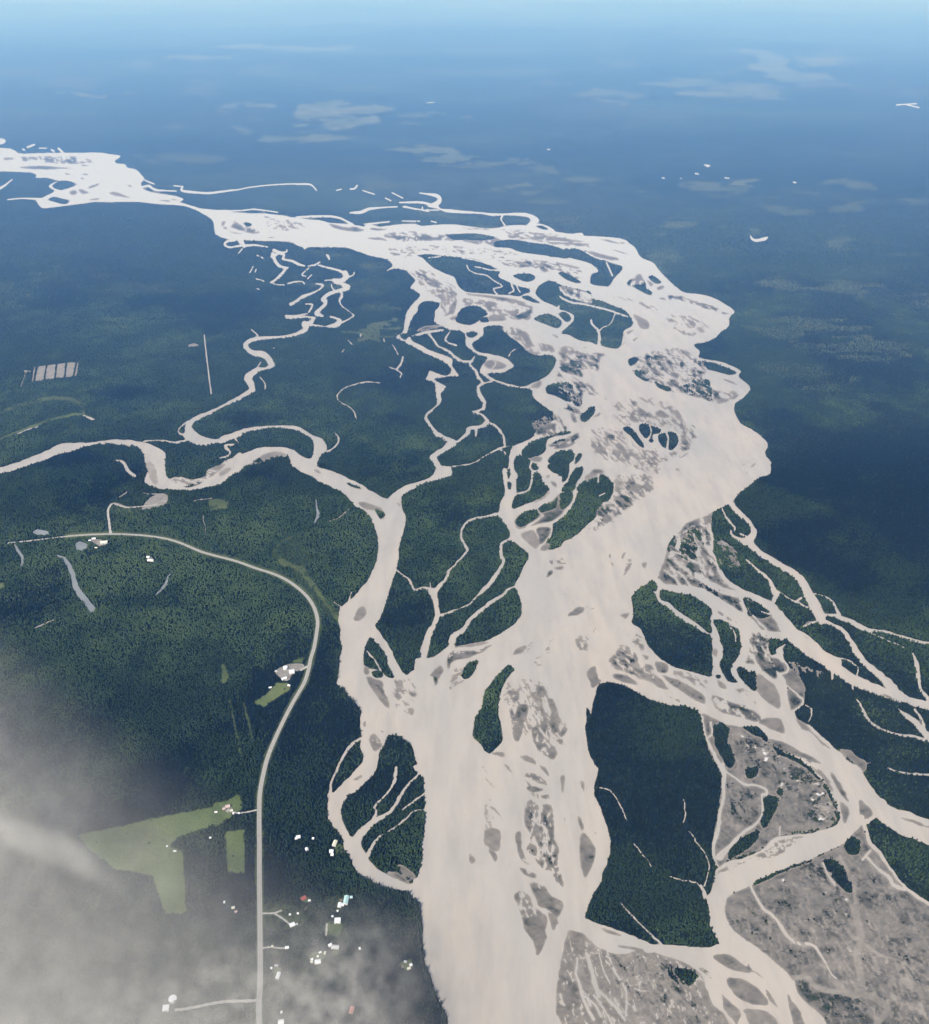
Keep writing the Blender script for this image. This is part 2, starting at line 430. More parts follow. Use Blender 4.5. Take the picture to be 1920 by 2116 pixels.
F|G|595,530 600,500 650,470 690,440 715,470 740,520 750,560 795,585 780,610 720,590 650,550
G.55|G|640,480 690,440 715,470 720,520 660,530 620,545
T 50 16 .09|G|595,530 600,500 650,470 690,440 715,470 740,520 750,560 795,585 780,610 720,590 650,550
F|G|760,470 790,455 830,475 865,510 820,520
G.4|G|750,490 800,520 780,540
G.7|G|830,550 880,530 885,550 840,570
G.5|G|830,635 880,630 895,645
B 20 14 .55 .8|G|920,600 1000,590 1100,640 1250,690 1380,740 1400,765 1300,750 1150,700 1000,670 930,650
B 18 12 .35 .35|G|480,600 640,640 800,690 850,740 830,760 700,700 560,640
G.35|G|640,760 700,780 770,830 760,870 700,870 660,800
G.4|G|590,900 650,880 600,920
G.4|G|640,960 680,940 650,975
G.5|G|550,1000 590,970 560,1005
B 35 16 .38 .3|G|900,770 1050,760 1250,830 1280,870 1130,930 1020,920 950,870
G.5|G|600,1120 700,1090 800,1050 930,1030 1080,1040 1140,1090 1150,1140 1230,1200 1200,1250 1260,1300 1280,1340 1380,1380 1470,1390 1440,1430 1320,1470 1250,1445 1150,1420 1020,1380 930,1370 840,1320 760,1290 660,1240 620,1180
F|G|600,1125 650,1100 690,1110 660,1150 620,1170
F|G|650,1230 690,1190 740,1200 770,1270 740,1290
F|G|810,1290 870,1300 950,1360 900,1365 830,1330
F|G|1020,1340 1080,1300 1150,1260 1220,1270 1250,1320 1260,1440 1180,1420 1060,1390
T 30 17 .1|G|600,1120 700,1090 800,1050 930,1030 1080,1040 1140,1090 1150,1140 1230,1200 1200,1250 1260,1300 1280,1340 1380,1380 1470,1390 1440,1430 1320,1470 1250,1445 1150,1420 1020,1380 930,1370 840,1320 760,1290 660,1240 620,1180
R14,14,18|G|760,1150 770,1230 800,1300
R12,14,16|G|640,1190 700,1130 760,1090
R14,14|G|930,1200 940,1320 980,1380
R10,12,14|G|1100,1240 1020,1290 1000,1370
F|G|1145,1150 1180,1130 1260,1140 1350,1170 1460,1220 1400,1240 1300,1210 1200,1190
G.8|G|1345,1270 1400,1280 1475,1325 1420,1305
G.35|G|1300,1420 1370,1400 1360,1450 1310,1465
G.35|G|1400,1370 1460,1380 1420,1430
B 25 12 .35 .35|G|680,1420 760,1410 900,1450 1020,1540 1000,1550 880,1500 760,1480
G.5|G|610,1580 650,1510 700,1500 760,1550 720,1610 640,1610
T 30 14 .08|G|610,1580 650,1510 700,1500 760,1550 720,1610 640,1610
G.6|G|815,1530 880,1525 930,1570 850,1570
B 55 14 .5 .5|G|930,1560 1040,1600 1070,1720 1040,1700 960,1620
B 70 14 .5 .45|G|1085,1640 1130,1680 1130,1760 1105,1770 1100,1690
F|G|560,1665 600,1645 640,1670 690,1730 730,1815 680,1790 620,1720
F|G|690,1630 760,1625 800,1640 860,1670 850,1700 800,1710 800,1770 760,1760 770,1720 740,1740 700,1690
R10|G|770,1630 785,1690 760,1750
F|G|840,1720 900,1690 960,1690 1000,1740 980,1800 935,1830 870,1800
R14|G|900,1690 915,1730 910,1825
G.5|G|490,1780 540,1780 600,1850 615,1910 580,1900 530,1830
G.4|G|480,1820 540,1840 530,1890 490,1870
B 35 12 .4 .35|G|310,1780 400,1720 470,1700 600,1780 560,1790 450,1800 340,1850
B 40 14 .4 .5|G|640,1830 720,1880 820,1920 840,2000 760,1980 650,1900
B 30 12 .5 .4|G|960,1980 1010,1970 1030,2030
G.4|G|1000,1890 1080,1850 1050,1880
B -35 16 .35 .25|G|1480,1990 1550,1900 1620,1940 1540,2010
G.45|G|70,1190 180,1100 200,1070 300,1065 420,1070 380,1130 370,1210 310,1190 180,1200 90,1215
B 25 10 .45 .75|G|70,1190 180,1100 200,1070 300,1065 420,1070 380,1130 370,1210 310,1190
T 25 11 .08|G|70,1190 180,1100 200,1070 300,1065 420,1070 380,1130 370,1210 310,1190
G.4|G|70,1190 160,1160 250,1250 180,1240 90,1215
G.4|G|50,1050 130,1020 180,1050 130,1110 90,1110
T 40 10 .1|G|50,1050 130,1020 180,1050 130,1110 90,1110
F|G|-40,1330 60,1300 150,1310 175,1365 150,1390 165,1440 125,1450 40,1410 -40,1380
R10|G|60,1335 130,1375
F|G|165,1400 210,1390 245,1450 220,1490 170,1470
F|G|225,1550 280,1520 300,1490 340,1490 345,1520 300,1590 260,1610 230,1600
G.5|G|160,1490 220,1520 230,1560
G.5|G|330,1570 380,1530 370,1560
G.45|G|140,1540 180,1550 200,1600 170,1610
B 40 12 .45 .5|G|170,1290 300,1300 440,1430 380,1420 220,1370
B 60 10 .5 .6|E|1300,1900 1480,1850 1540,1900 1560,2016 1340,2016
W|B|-60,1680 100,1640 200,1600 350,1540 480,1480 600,1470 720,1470 850,1450 950,1447 1060,1455 1130,1470 1200,1490 1260,1520 1305,1560 1300,1650 1305,1720 1340,1760 1400,1800 1470,1825 1550,1810 1650,1740 1760,1650 1829,1590 1900,1550 1900,1690 1829,1720 1750,1790 1660,1815 1540,1840 1420,1845 1300,1840 1220,1820 1140,1780 1165,1700 1140,1620 1130,1560 1080,1500 980,1490 840,1480 740,1490 640,1510 560,1540 460,1560 350,1610 220,1650 100,1690 -60,1720
G.4|B|1340,1755 1420,1740 1500,1760 1600,1740 1640,1680 1760,1630 1800,1600 1740,1680 1640,1750 1540,1800 1450,1815 1400,1800
T 0 14 .08|B|1340,1755 1420,1740 1500,1760 1600,1740 1640,1680 1760,1630 1800,1600 1740,1680 1640,1750 1540,1800 1450,1815 1400,1800
G.1|B|1150,1640 1180,1620 1230,1680 1240,1790 1200,1790 1165,1700
G.4|B|890,1480 1000,1490 1080,1510 1000,1500
W|B|1880,1105 1829,1130 1720,1190 1600,1250 1520,1300 1470,1330 1465,1380 1440,1410 1480,1460 1600,1495 1700,1475 1829,1440 1900,1420 1900,1385 1829,1405 1720,1440 1640,1435 1560,1400 1515,1350 1530,1310 1600,1270 1720,1210 1829,1150 1880,1130
R12,10,12,14|B|1480,1300 1420,1350 1405,1390 1450,1410
R18,14,12,10|B|1470,1455 1380,1470 1290,1455 1130,1460
R11|B|1829,1490 1780,1495 1810,1545 1790,1580 1730,1590
m.8:34|B|-60,1260 150,1180 300,1140 450,1120 580,1135 650,1190 660,1240
m.85:22|B|-60,1470 200,1360 400,1290 600,1250 700,1265 740,1290
R7|B|120,1410 200,1375 300,1340
R10,16|B|660,1255 740,1290
R8,20,26,22|B|900,1610 960,1620 1010,1690 1060,1735
C|B|270,872 620,832 605,945 245,990
f14|B|292,862 265,995
f14|B|370,855 347,980
f14|B|445,848 430,970
f14|B|525,840 510,960
f14|B|602,830 580,950
c9|B|165,1030 205,905
c12|B|195,905 240,910
M.35|B|1690,610 1829,600 1829,715 1710,720
M.35|B|1420,950 1620,930 1640,990 1430,1010
M.25|B|730,1030 900,1040 880,1090 750,1110
M.8|B|140,285 220,290 200,320
C|B|1200,1890 1280,1870 1320,1890 1300,1960 1220,1980 1120,2005 1130,1960
c11|B|845,2016 850,1990 890,1945 1000,1980
c8|B|1000,1980 1100,1975 1230,1965
c9|B|1530,1925 1670,1907
c9|B|1110,1870 1290,1875
c12|B|940,1900 1000,1860
M.7|B|1640,1920 1780,1930 1800,1990 1650,2010
M.4|B|540,1330 600,1300 620,1390 570,1400
W|H|-20,130 60,100 150,68 250,48 370,38 500,38 580,45 660,80 720,115 780,140 810,180 820,235 790,260 760,290 748,330 750,360 800,380 870,400 930,425 1000,460 1080,495 1150,540 1230,585 1310,615 1370,580 1410,580 1405,640 1420,700 1440,760 1430,850 1410,920 1390,1000 1385,1100 1365,1180 1340,1250 1310,1340 1280,1440 1250,1530 1225,1580 1200,1610 1250,1690 1310,1770 1350,1850 1390,1930 1440,2000 1480,1980 1560,1920 1565,1880 1555,1800 1600,1680 1660,1560 1670,1480 1640,1380 1610,1325 1690,1330 1695,1430 1710,1520 1700,1570 1660,1660 1630,1760 1610,1880 1700,1840 1829,1770 1829,2100 930,2100 925,1900 940,1760 930,1580 935,1470 990,1420 1060,1360 1100,1300 1150,1250 1200,1130 1225,1000 1220,920 1200,850 1160,760 1100,700 1040,670 1020,640 960,575 880,530 800,500 700,440 620,400 560,365 540,340 530,300 500,265 450,245 380,250 300,280 260,310 200,345 110,400 -20,475 -20,345 30,310 110,280 200,240 300,212 420,205 520,215 570,240 630,280 680,300 710,270 720,220 720,170 690,130 630,95 560,68 460,55 350,58 250,75 150,100 90,130 40,160 -20,180
R14,18,24,50|H|1615,-5 1660,70 1740,125 1810,170
R60,36,46|H|1810,175 1740,225 1650,290
R48,46,60|H|1650,290 1690,350 1720,410
W|H|1690,360 1790,365 1800,430 1700,460 1610,475 1660,420
R60,26,36,60,74|H|1720,425 1600,475 1480,520 1390,570 1340,630
G.35|H|290,290 320,260 400,240 480,250 500,280 420,285 330,310
G.5|H|200,335 270,325 350,310 260,340
G.35|H|-20,400 40,370 70,375 40,410 -20,440
G.6|H|720,380 760,390 775,415 740,405
F|H|970,490 1000,490 1060,515 1095,540 1040,530
G.35|H|1070,635 1160,650 1250,690 1275,730 1270,770 1230,750 1200,710 1130,695 1090,675
F|H|1200,700 1240,715 1275,735 1250,775 1215,740
G.4|H|1370,640 1400,650 1395,680
G.4|H|1030,1560 1060,1490 1110,1465 1130,1490 1110,1550 1060,1575
R8,14,12,16|H|885,90 915,150 890,200 830,245
R11|H|90,185 20,190 20,220 60,245 40,275 10,285
R12|H|100,135 125,170
P6,14,28,14|H|735,620 742,690 755,740 720,800
m.5:30|H|600,890 500,930 440,980 410,1050 460,1110
m.65:60|H|460,1110 600,1150 660,1240 740,1350 830,1480 920,1570
m.4:40|H|560,1180 640,1280 740,1400 850,1540
M.3|H|520,940 640,960 680,1120 560,1130 470,1060
c10|H|840,790 920,760 1000,690
R9|H|990,1420 1010,1350
R8|H|880,1430 945,1468
R10,10,18,14,16,24|H|1375,1180 1460,1240 1490,1300 1510,1335 1580,1315 1640,1330
R26,16,14,12|H|1690,1330 1770,1230 1770,1190 1829,1140
R7|H|1630,1265 1640,1310
R14,10|H|1700,1535 1829,1500
R20,18,30,24,20|I|490,-5 440,40 340,60 330,100 245,165
R12|I|390,60 390,120
R12,14,16,16|I|490,10 570,60 610,120 620,190
R16,14,10,8,8,10|I|700,205 600,210 480,270 380,330 280,350 195,362
R12|I|570,220 620,240 640,320
W|I|1050,-20 960,20 880,70 840,130 760,170 690,200 660,260 650,350 640,380 610,375 610,450 625,560 590,640 575,720 555,735 590,770 640,840 660,900 650,940 680,950 740,990 810,1060 770,1140 740,1220 700,1300 740,1400 755,1480 740,1540 680,1610 580,1680 450,1740 300,1780 220,1785 195,1780 130,1830 10,1885 -20,1900 -20,2100 1900,2100 1900,1900 1829,1830 1780,1780 1720,1690 1660,1630 1625,1580 1635,1480 1620,1390 1700,1310 1829,1240 1829,-20
R50,44,30,24,30,24,26,20,10|I|205,1770 220,1700 300,1640 350,1560 450,1480 540,1410 600,1375 650,1330 700,1300
R20,16,14,18,20,24,14,10,14|I|560,735 450,755 360,775 300,825 275,900 300,970 330,1020 270,1090 180,1190
R14,14,16,20|I|180,1190 170,1230 110,1290 80,1330
R14,22,26,28,34,36,20,10,8,12,16|I|660,930 600,965 590,1050 610,1110 550,1220 480,1310 410,1370 340,1440 260,1480 200,1500 110,1540
F|I|640,390 665,380 660,460 645,460
F|I|645,480 670,490 670,540 645,530
F|I|615,280 650,260 655,310 630,320
F|I|600,215 670,200 680,215 650,245 610,235
G.65|I|870,70 940,30 1020,15 1030,40 960,75 880,115
F|I|750,240 800,190 870,150 950,125 1060,95 1140,80 1140,100 1040,120 960,145 945,190 940,240 900,270 850,290 800,295 760,275
G.6|I|800,310 860,280 920,285 900,320 830,320
F|I|955,195 1020,160 1100,140 1130,150 1060,175 1000,190
G.75|I|1010,220 1050,190 1110,175 1130,195 1080,220
B -22 10 .55 .75|I|960,190 1200,90 1210,150 1080,220
G.85|I|1080,40 1110,40 1110,60 1080,60
F|I|700,290 750,270 800,300 830,320 810,370 835,400 830,480 800,540 740,565 715,570 710,470 725,430 695,360
F|I|830,340 860,335 890,375 860,390 820,375
F|I|850,410 880,400 905,430 930,490 970,530 960,570 900,610 780,660 685,690 690,620 720,580 810,555 835,480
R12|I|830,320 820,370 835,420 825,500 805,550 715,575
g.2:20|I|965,560 930,600 860,635
F|I|960,310 990,270 1060,240 1120,235 1160,245 1170,300 1130,340 1130,400 1110,460 1075,490 1070,440 1040,430 1050,400 1010,350 970,330
F|I|960,340 1000,345 1045,395 1040,420 990,400 960,365
F|I|1170,330 1190,270 1230,265 1220,300 1180,340
F|I|1070,530 1110,490 1140,430 1170,380 1220,360 1245,375 1230,430 1190,480 1160,550 1070,555
G.45|I|940,440 970,420 970,450
G.45|I|985,470 1030,490 1030,525 1000,510
G.6|I|700,790 720,750 780,715 880,690 930,660 1000,620 1060,570 1150,555 1165,590 1140,650 1100,700 1060,750 980,795 920,810 800,830 770,840 730,855 705,820
F|I|705,800 730,750 790,715 880,700 890,750 800,810 740,840
F|I|890,680 1000,640 1040,600 1020,680 960,710 910,720
F|I|1060,570 1150,560 1160,600 1120,670 1060,700 1060,620
R8,10,14,16|I|880,690 890,720 920,745 790,835
G.35|I|745,890 790,865 850,860 880,910 900,970 870,1010 820,980 770,930
G.75|I|870,850 930,830 980,840 985,870 950,930 900,975 890,920
F|I|1000,810 1080,760 1140,690 1180,610 1200,560 1250,500 1290,470 1350,430 1400,425 1450,460 1480,510 1465,590 1430,635 1390,640 1390,680 1340,760 1280,810 1220,870 1150,920 1080,960 1040,1000 960,1020 900,1020 920,980 980,910 1000,850
G.6|I|900,1020 930,970 980,970 960,1020
G.5|I|1250,440 1290,410 1330,375 1380,385 1400,410 1350,440 1290,470 1255,470
R13|I|1360,420 1355,490
R11|I|1370,590 1410,570
F|I|1190,545 1200,510 1250,475 1270,490 1210,550
B 30 14 .45 .4|I|1340,690 1440,650 1520,700 1480,800 1380,800
B -35 14 .4 .4|I|1240,890 1260,850 1340,800 1340,830
G.45|I|1390,760 1450,745 1470,775 1430,805
G.45|I|1390,700 1430,690 1430,720 1390,730
G.35|I|1510,590 1570,580 1600,630 1570,685 1520,650
G.4|I|1580,480 1640,490 1690,560 1680,580 1610,540
B 35 14 .45 .4|I|1580,440 1740,490 1790,540 1690,610 1650,560
G.4|I|1720,490 1780,510 1790,550 1740,530
B 25 12 .35 .3|I|1480,440 1600,430 1560,560 1640,640 1560,700 1500,560
G.7|I|960,1195 990,1175 1000,1200 945,1235
G.55|I|1010,1160 1080,1140 1060,1175
B 0 10 .4 .5|I|970,1090 1120,1080 1120,1120 980,1130
G.75|I|975,1110 1000,1105 1000,1130
B -55 12 .6 .3|I|1490,1310 1560,1200 1580,1100 1640,1060 1600,1180 1540,1250
G.35|I|1535,1080 1560,1035 1575,1035 1555,1085
G.5|I|1440,1055 1455,1050 1455,1085
G.3|I|1455,1110 1475,1130 1465,1150
G.4|I|1700,1120 1740,1110 1720,1165
G.5|I|1120,1540 1160,1490 1210,1460 1250,1470 1230,1510
B -20 12 .35 .3|I|1240,1480 1330,1440 1320,1490
B 0 10 .3 .2|I|1050,1340 1120,1330 1100,1370
G.65|I|170,1880 200,1820 300,1810 400,1800 500,1770 520,1765 430,1830 330,1850 250,1860 180,1960
T -20 13 .09|I|170,1880 200,1820 300,1810 400,1800 500,1770 520,1765 430,1830 330,1850 250,1860 180,1960
G.3|I|240,1782 400,1745 500,1740 420,1770
G.45|I|680,1850 720,1790 790,1770 760,1820
B -40 10 .25 .25|I|850,1900 1000,1700 1020,1720 900,1950
B -40 10 .3 .2|I|730,1780 850,1740 830,1800 720,1870
G.4|I|1180,1720 1220,1690 1280,1710 1320,1770 1330,1820 1270,1810 1200,1800
T 60 13 .07|I|1180,1720 1220,1690 1280,1710 1320,1770 1330,1820 1270,1810 1200,1800
B 60 12 .5 .4|I|1290,1650 1400,1590 1460,1540 1490,1600 1450,1700 1410,1740 1330,1700
G.55|I|1370,1660 1400,1650 1420,1710 1380,1740
G.6|I|1540,1590 1580,1590 1585,1680 1550,1690
G.35|I|1530,1530 1600,1510 1580,1560
B 25 10 .5 .45|I|1620,1670 1730,1700 1740,1790 1650,1790
F|I|290,2020 320,1940 410,1880 400,1930 350,2020
W|J|-20,-20 1345,-20 1330,20 1260,90 1170,170 1080,240 1040,295 1000,320 940,345 880,380 830,410 750,430 690,460 640,520 580,570 530,640 525,700 510,760 480,850 440,905 330,970 250,1035 255,1100 260,1180 255,1250 -20,1300
G.55|J|525,700 530,640 600,560 640,520 700,450 830,410 900,380 910,760 960,880 1060,960 1160,1030 1110,1050 1140,1190 1060,1150 960,1050 760,970 480,950 470,850
F|J|650,560 720,510 770,520 805,590 760,600 740,560 690,550
F|J|610,690 640,600 700,560 760,610 750,650 780,680 750,750 700,730
F|J|530,640 570,580 605,570 600,640 550,700
F|J|605,720 640,715 740,760 700,760
F|J|770,620 810,620 800,660 770,650
F|J|760,960 830,930 900,970 960,1040 900,1030 800,1000
G.4|J|785,750 810,710 860,700 865,760 820,790
G.4|J|815,420 850,420 850,520 820,520
G.45|J|835,550 855,560 850,610 832,600
F|J|880,400 960,340 1020,340 1040,400 1110,480 1190,530 1190,570 1160,560 1130,600 1060,580 1120,630 1170,690 1150,740 1220,830 1310,900 1350,980 1350,1090 1290,1070 1170,1020 1070,960 980,870 920,780 890,700
B 45 26 .35 .55|J|900,520 1000,600 1130,760 1150,860 1000,850 920,720
C|J|935,600 965,595 1010,630 1020,650 980,645
W|J|250,1030 440,900 520,940 760,960 1000,1090 1150,1200 1250,1340 1440,1340 1420,1980 1450,2040 -20,2040 -20,1240 250,1240
F|J|250,1040 360,950 430,1010 470,1080 560,1150 620,1210 720,1270 800,1310 870,1350 885,1430 880,1500 890,1600 870,1670 780,1650 600,1600 500,1545 420,1480 370,1410 340,1330 310,1290 250,1245 260,1180 255,1100
F|J|370,945 420,915 445,950 440,1000
F|J|470,990 500,975 600,985 740,1040 830,1090 880,1140 870,1230 880,1330 810,1290 700,1210 610,1150 560,1100 480,1060
B 30 14 .5 .55|J|480,850 560,820 700,900 780,930 740,980 600,950 490,930
F|J|890,1240 930,1215 1000,1250 1090,1310 1110,1400 1105,1480 1060,1560 1030,1590 960,1540 975,1480 950,1400 930,1320
R10|J|1020,1270 1060,1340 1070,1400
F|J|940,1560 980,1530 1040,1570 1030,1630 1060,1690 1090,1720 1010,1710 970,1650
F|J|1070,1620 1100,1590 1170,1630 1230,1640 1240,1780 1180,1760 1120,1700
G.4|J|1240,1650 1330,1700 1400,1780 1420,1900 1410,1930 1330,1880 1240,1790
F|J|1365,1840 1390,1830 1410,1860 1380,1875
G.45|J|1190,1310 1330,1340 1340,1400 1330,1480 1380,1580 1390,1690 1310,1650 1240,1570 1200,1470 1160,1480 1160,1400
T 60 16 .09|J|1190,1310 1330,1340 1340,1400 1330,1480 1380,1580 1390,1690 1310,1650 1240,1570 1200,1470 1160,1480 1160,1400
G.65|J|1220,1500 1270,1530 1380,1600 1385,1690 1300,1640 1240,1570
B 35 14 .4 .5|J|1140,1480 1200,1500 1230,1600 1150,1590
F|J|1330,1370 1400,1370 1470,1410 1420,1440 1390,1480 1340,1500
G.75|J|1340,1510 1440,1560 1460,1620 1410,1640 1370,1580
G.6|J|1150,1060 1230,1100 1350,1190 1420,1330 1310,1310 1230,1230 1170,1160
F|J|1150,1065 1280,1130 1340,1190 1270,1210 1200,1190 1165,1130
R12|J|1270,1160 1340,1180
G.6|J|1160,1200 1210,1200 1290,1300 1240,1290 1170,1230
R12,14|J|1200,1190 1300,1290 1310,1330
R36,30|J|1110,1060 1150,1190
F|J|1450,1420 1540,1480 1650,1560 1760,1600 1860,1620 1860,2040 1600,2040 1530,1950 1600,1870 1610,1760 1560,1680 1490,1620 1470,1540 1440,1500
G.6|J|1430,1650 1490,1610 1560,1660 1610,1750 1600,1860 1540,1790 1480,1730
B 50 20 .4 .45|J|1480,1500 1600,1580 1760,1640 1700,1700 1600,1680 1500,1600
R14|J|1460,1420 1390,1470 1440,1530 1480,1610 1460,1640 1420,1650
G.7|J|1480,1750 1590,1860 1510,1940
R8,10,12,22|J|1460,1730 1540,1800 1600,1870 1505,1960
G.4|J|70,1550 130,1470 160,1420 230,1440 250,1500 310,1560 390,1620 480,1690 540,1770 470,1760 380,1710 300,1680 210,1640 110,1610
T 40 22 .05|J|70,1550 130,1470 160,1420 230,1440 250,1500 310,1560 390,1620 480,1690 540,1770 470,1760 380,1710 300,1680 210,1640 110,1610
G.8|J|270,1600 310,1610 350,1650 300,1640
G.5|J|100,1650 200,1660 300,1730 200,1720 120,1690
G.45|J|430,1550 530,1570 530,1640 460,1630
G.45|J|350,1570 400,1580 420,1620 370,1610
G.45|J|330,1500 380,1510 370,1540
G.45|J|270,1480 300,1530 290,1560 260,1520
G.55|J|490,1660 620,1700 720,1750 820,1820 830,1880 780,1870 680,1810 590,1750
B 35 14 .5 .45|J|540,1620 700,1640 850,1700 860,1780 750,1740 620,1680
G.6|J|880,1820 980,1850 1120,1900 1250,1960 1260,2016 1100,1990 920,1930
T 25 16 .07|J|880,1820 980,1850 1120,1900 1250,1960 1260,2016 1100,1990 920,1930
G.5|J|920,1700 970,1720 1000,1770 940,1750
F|J|910,1660 940,1655 950,1680 920,1690
B 38 14 .4 .45|J|1000,1730 1130,1760 1270,1900 1180,1870
G.4|J|880,1480 900,1450 930,1470 910,1520
B 28 12 .5 .5|J|250,1330 330,1360 350,1460 270,1440
B 30 12 .55 .75|J|900,1150 990,1170 1090,1250 1070,1260
B 20 14 .4 .5|J|400,1780 480,1800 680,1870 800,1920 620,1870
F|J|-20,1745 90,1720 200,1740 270,1780 380,1840 470,1880 600,1900 720,1920 800,1990 800,2100 -20,2100
R44,36,34,34,46,60|J|1030,310 1080,370 1160,440 1210,520 1190,580 1150,610
R60,44,46,52,42,60,70,76,84,70|J|1180,620 1260,700 1340,750 1440,810 1540,870 1600,940 1640,1020 1690,1110 1730,1190 1740,1225
R50,30,20,10|J|1150,610 1090,590 1040,560 1030,520
R12,14,16,18|J|960,350 1000,430 1050,490 1060,520
R12|J|1100,545 1160,570
R8,16,22,26,40,24|J|1140,740 1220,810 1300,880 1350,950 1380,1030 1355,1100
W|J|1360,970 1415,1020 1375,1060
R6,8,12,14,16|J|1400,1000 1480,1050 1540,1080 1600,1110 1690,1160
R14|J|1540,1080 1590,1050
R16,8|J|1690,1240 1590,1280
R40,46,30,30,36,40,50,60,70|J|840,640 870,720 910,790 960,870 1020,940 1100,990 1200,1040 1290,1085 1360,1130
R70,70,80,90,100,100,110|J|1360,1130 1410,1210 1460,1290 1530,1370 1620,1440 1730,1510 1850,1570
R30|J|800,430 810,520 820,600 840,650
R16,20,26,26|J|860,470 880,560 880,680 910,780
R36,40,30|J|770,700 800,780 820,880
R40,50,56,70,70,80,90,100|J|470,960 640,990 760,1010 860,1080 960,1130 1060,1180 1150,1240 1220,1310
R70,60,50,40|J|1150,1290 1160,1400 1130,1520 1060,1580
R60,50,60|J|1220,1310 1330,1340 1440,1350
R20,40,50,50,44,50|J|590,760 680,830 790,890 880,950 980,1000 1120,1030
R30,34,40|J|610,560 620,640 560,720
R12|J|630,550 700,520
R12|J|740,550 750,600 790,610
R30|J|790,640 770,700
R12|J|600,690 700,740 790,780
R10,14|J|500,830 600,900 640,960
R10,14|J|540,800 640,870 720,960
W|L|-20,1050 100,1085 300,1165 470,1220 550,1300 600,1370 700,1430 820,1490 900,1560 1000,1680 1060,1770 1110,1860 1130,1950 1150,2030 1300,2030 1500,1840 1420,1770 1370,1690 1300,1590 1200,1500 1090,1400 980,1300 870,1200 760,1110 740,1090 720,980 700,880 640,780 560,900 400,1000 200,1050 0,1020
G.6|L|120,980 200,1000 300,1050 420,1110 500,1140 470,1190 350,1150 200,1090 140,1060
T 25 16 .07|L|120,980 200,1000 300,1050 420,1110 500,1140 470,1190 350,1150 200,1090 140,1060
S|L|330,1060 380,1070 400,1100 350,1085
G.4|L|470,850 560,870 640,950 660,1080 560,1020 480,950
G.5|L|510,1170 600,1155 670,1180 690,1280 600,1250 490,1200
G.45|L|780,1160 850,1200 930,1290 1050,1400 990,1370 900,1280 820,1230
G.55|L|560,1325 680,1350 820,1420 900,1460 980,1520 870,1490 760,1450 640,1400
G.5|L|850,1490 900,1500 900,1515
G.35|L|900,1540 1000,1600 1060,1670 980,1620
G.6|L|1050,1590 1100,1630 1160,1730 1200,1810 1150,1780 1100,1700
G.4|L|1130,1830 1190,1860 1200,1920 1160,1980
R18,24,30,40,40,20|L|1000,345 1090,355 1160,380 1250,420 1350,470 1370,490
R20,20,20,18,16|L|1360,465 1480,480 1600,515 1720,550 1900,580
R6,8,16,26|L|930,180 1010,200 1080,260 1120,350
R24,26,30,36,50,46,50,60,70|L|980,390 1070,425 1150,470 1200,540 1260,640 1340,740 1440,820 1520,900 1560,950
R70,60,60,70|L|1560,950 1640,1010 1740,1040 1900,1080
R84,90,100,100,100,90,80,76,70,70|L|640,350 720,450 800,540 900,620 1010,690 1090,760 1200,840 1330,900 1460,950 1600,1000
R12,18,24,30|L|780,465 860,510 940,580 1010,660
R10,34,24,22,26|L|1700,650 1730,720 1740,800 1760,920 1829,1020
R24,36,40,50,60|L|1580,1050 1640,1130 1720,1190 1800,1280 1880,1370
R24,20,14,14,16,24,6|L|1790,1330 1700,1300 1600,1290 1450,1240 1340,1160 1290,1060 1260,1010
R18|L|1720,1090 1770,1170 1800,1250
R6,14,16|L|1500,1550 1620,1590 1900,1612
R13|L|1220,870 1230,930
R10|L|1270,780 1260,830
R6|L|1390,500 1560,570 1640,610
R6|L|1060,690 1180,700 1260,750 1270,780
R13|L|1070,790 1065,850
R8|L|830,1050 900,1080 905,1130 880,1190
F|L|1570,1042 1640,1032 1690,1080 1650,1115 1590,1080
G.7|L|1470,960 1560,1010 1500,1000
G.5|L|1120,1420 1200,1410 1260,1460 1340,1510 1320,1590 1250,1520
c8|L|1230,1520 1370,1510
S|L|840,405 880,400 860,415
G.55|L|40,1130 120,1150 200,1200 320,1220 450,1290 560,1350 620,1420 720,1460 830,1510 890,1560 960,1650 1030,1730 1080,1820 1110,1900 1100,1970 1000,2030 650,2090 500,2190 250,2280 160,2330 120,2200 160,1950 190,1750 185,1600 100,1420 60,1250
F|L|130,1230 200,1200 260,1260 240,1350 280,1420 300,1500 260,1560 200,1480 150,1380
F|L|380,1560 470,1540 480,1600 400,1640
f26|L|640,1430 760,1480 860,1540 960,1640 1040,1750 1085,1850 1105,1930
F|V|530,230 640,240 620,330 540,480 500,420
F|V|280,600 480,490 480,560 400,640 250,720
F|V|620,190 680,170 660,230
B 20 20 .45 .9|V|870,320 1100,250 1120,330 1110,400 1000,460 900,420
B 60 24 .35 .85|L|250,1250 450,1290 600,1420 800,1520 900,1600 880,1700 700,1600 500,1560 350,1500
B 60 18 .3 .85|V|200,80 400,160 460,300 300,400 220,300
S|L|520,1380 570,1390 560,1500 530,1500
S|L|620,1450 660,1460 650,1520 620,1490
S|L|345,1295 365,1300 410,1340 415,1390 390,1400
S|L|440,1380 460,1370 465,1410
S|L|685,1530 695,1560 690,1600
S|L|780,1520 810,1540 820,1560
S|V|650,120 700,110 710,170 670,170
S|V|800,60 830,70 820,170 785,160
S|V|740,60 755,70 752,105
S|V|890,240 920,200 1000,180 1010,210 930,260
S|V|950,390 1030,370 1020,400 960,415
S|V|1030,290 1070,270 1060,320
B 20 10 .3 .0|V|900,300 1090,260 1100,380 930,420
S|V|910,120 970,105 980,150
R40,40,26,20,24,30,26,20,24|V|205,-20 212,60 210,150 215,230 180,360 170,480 130,600 130,680 160,770
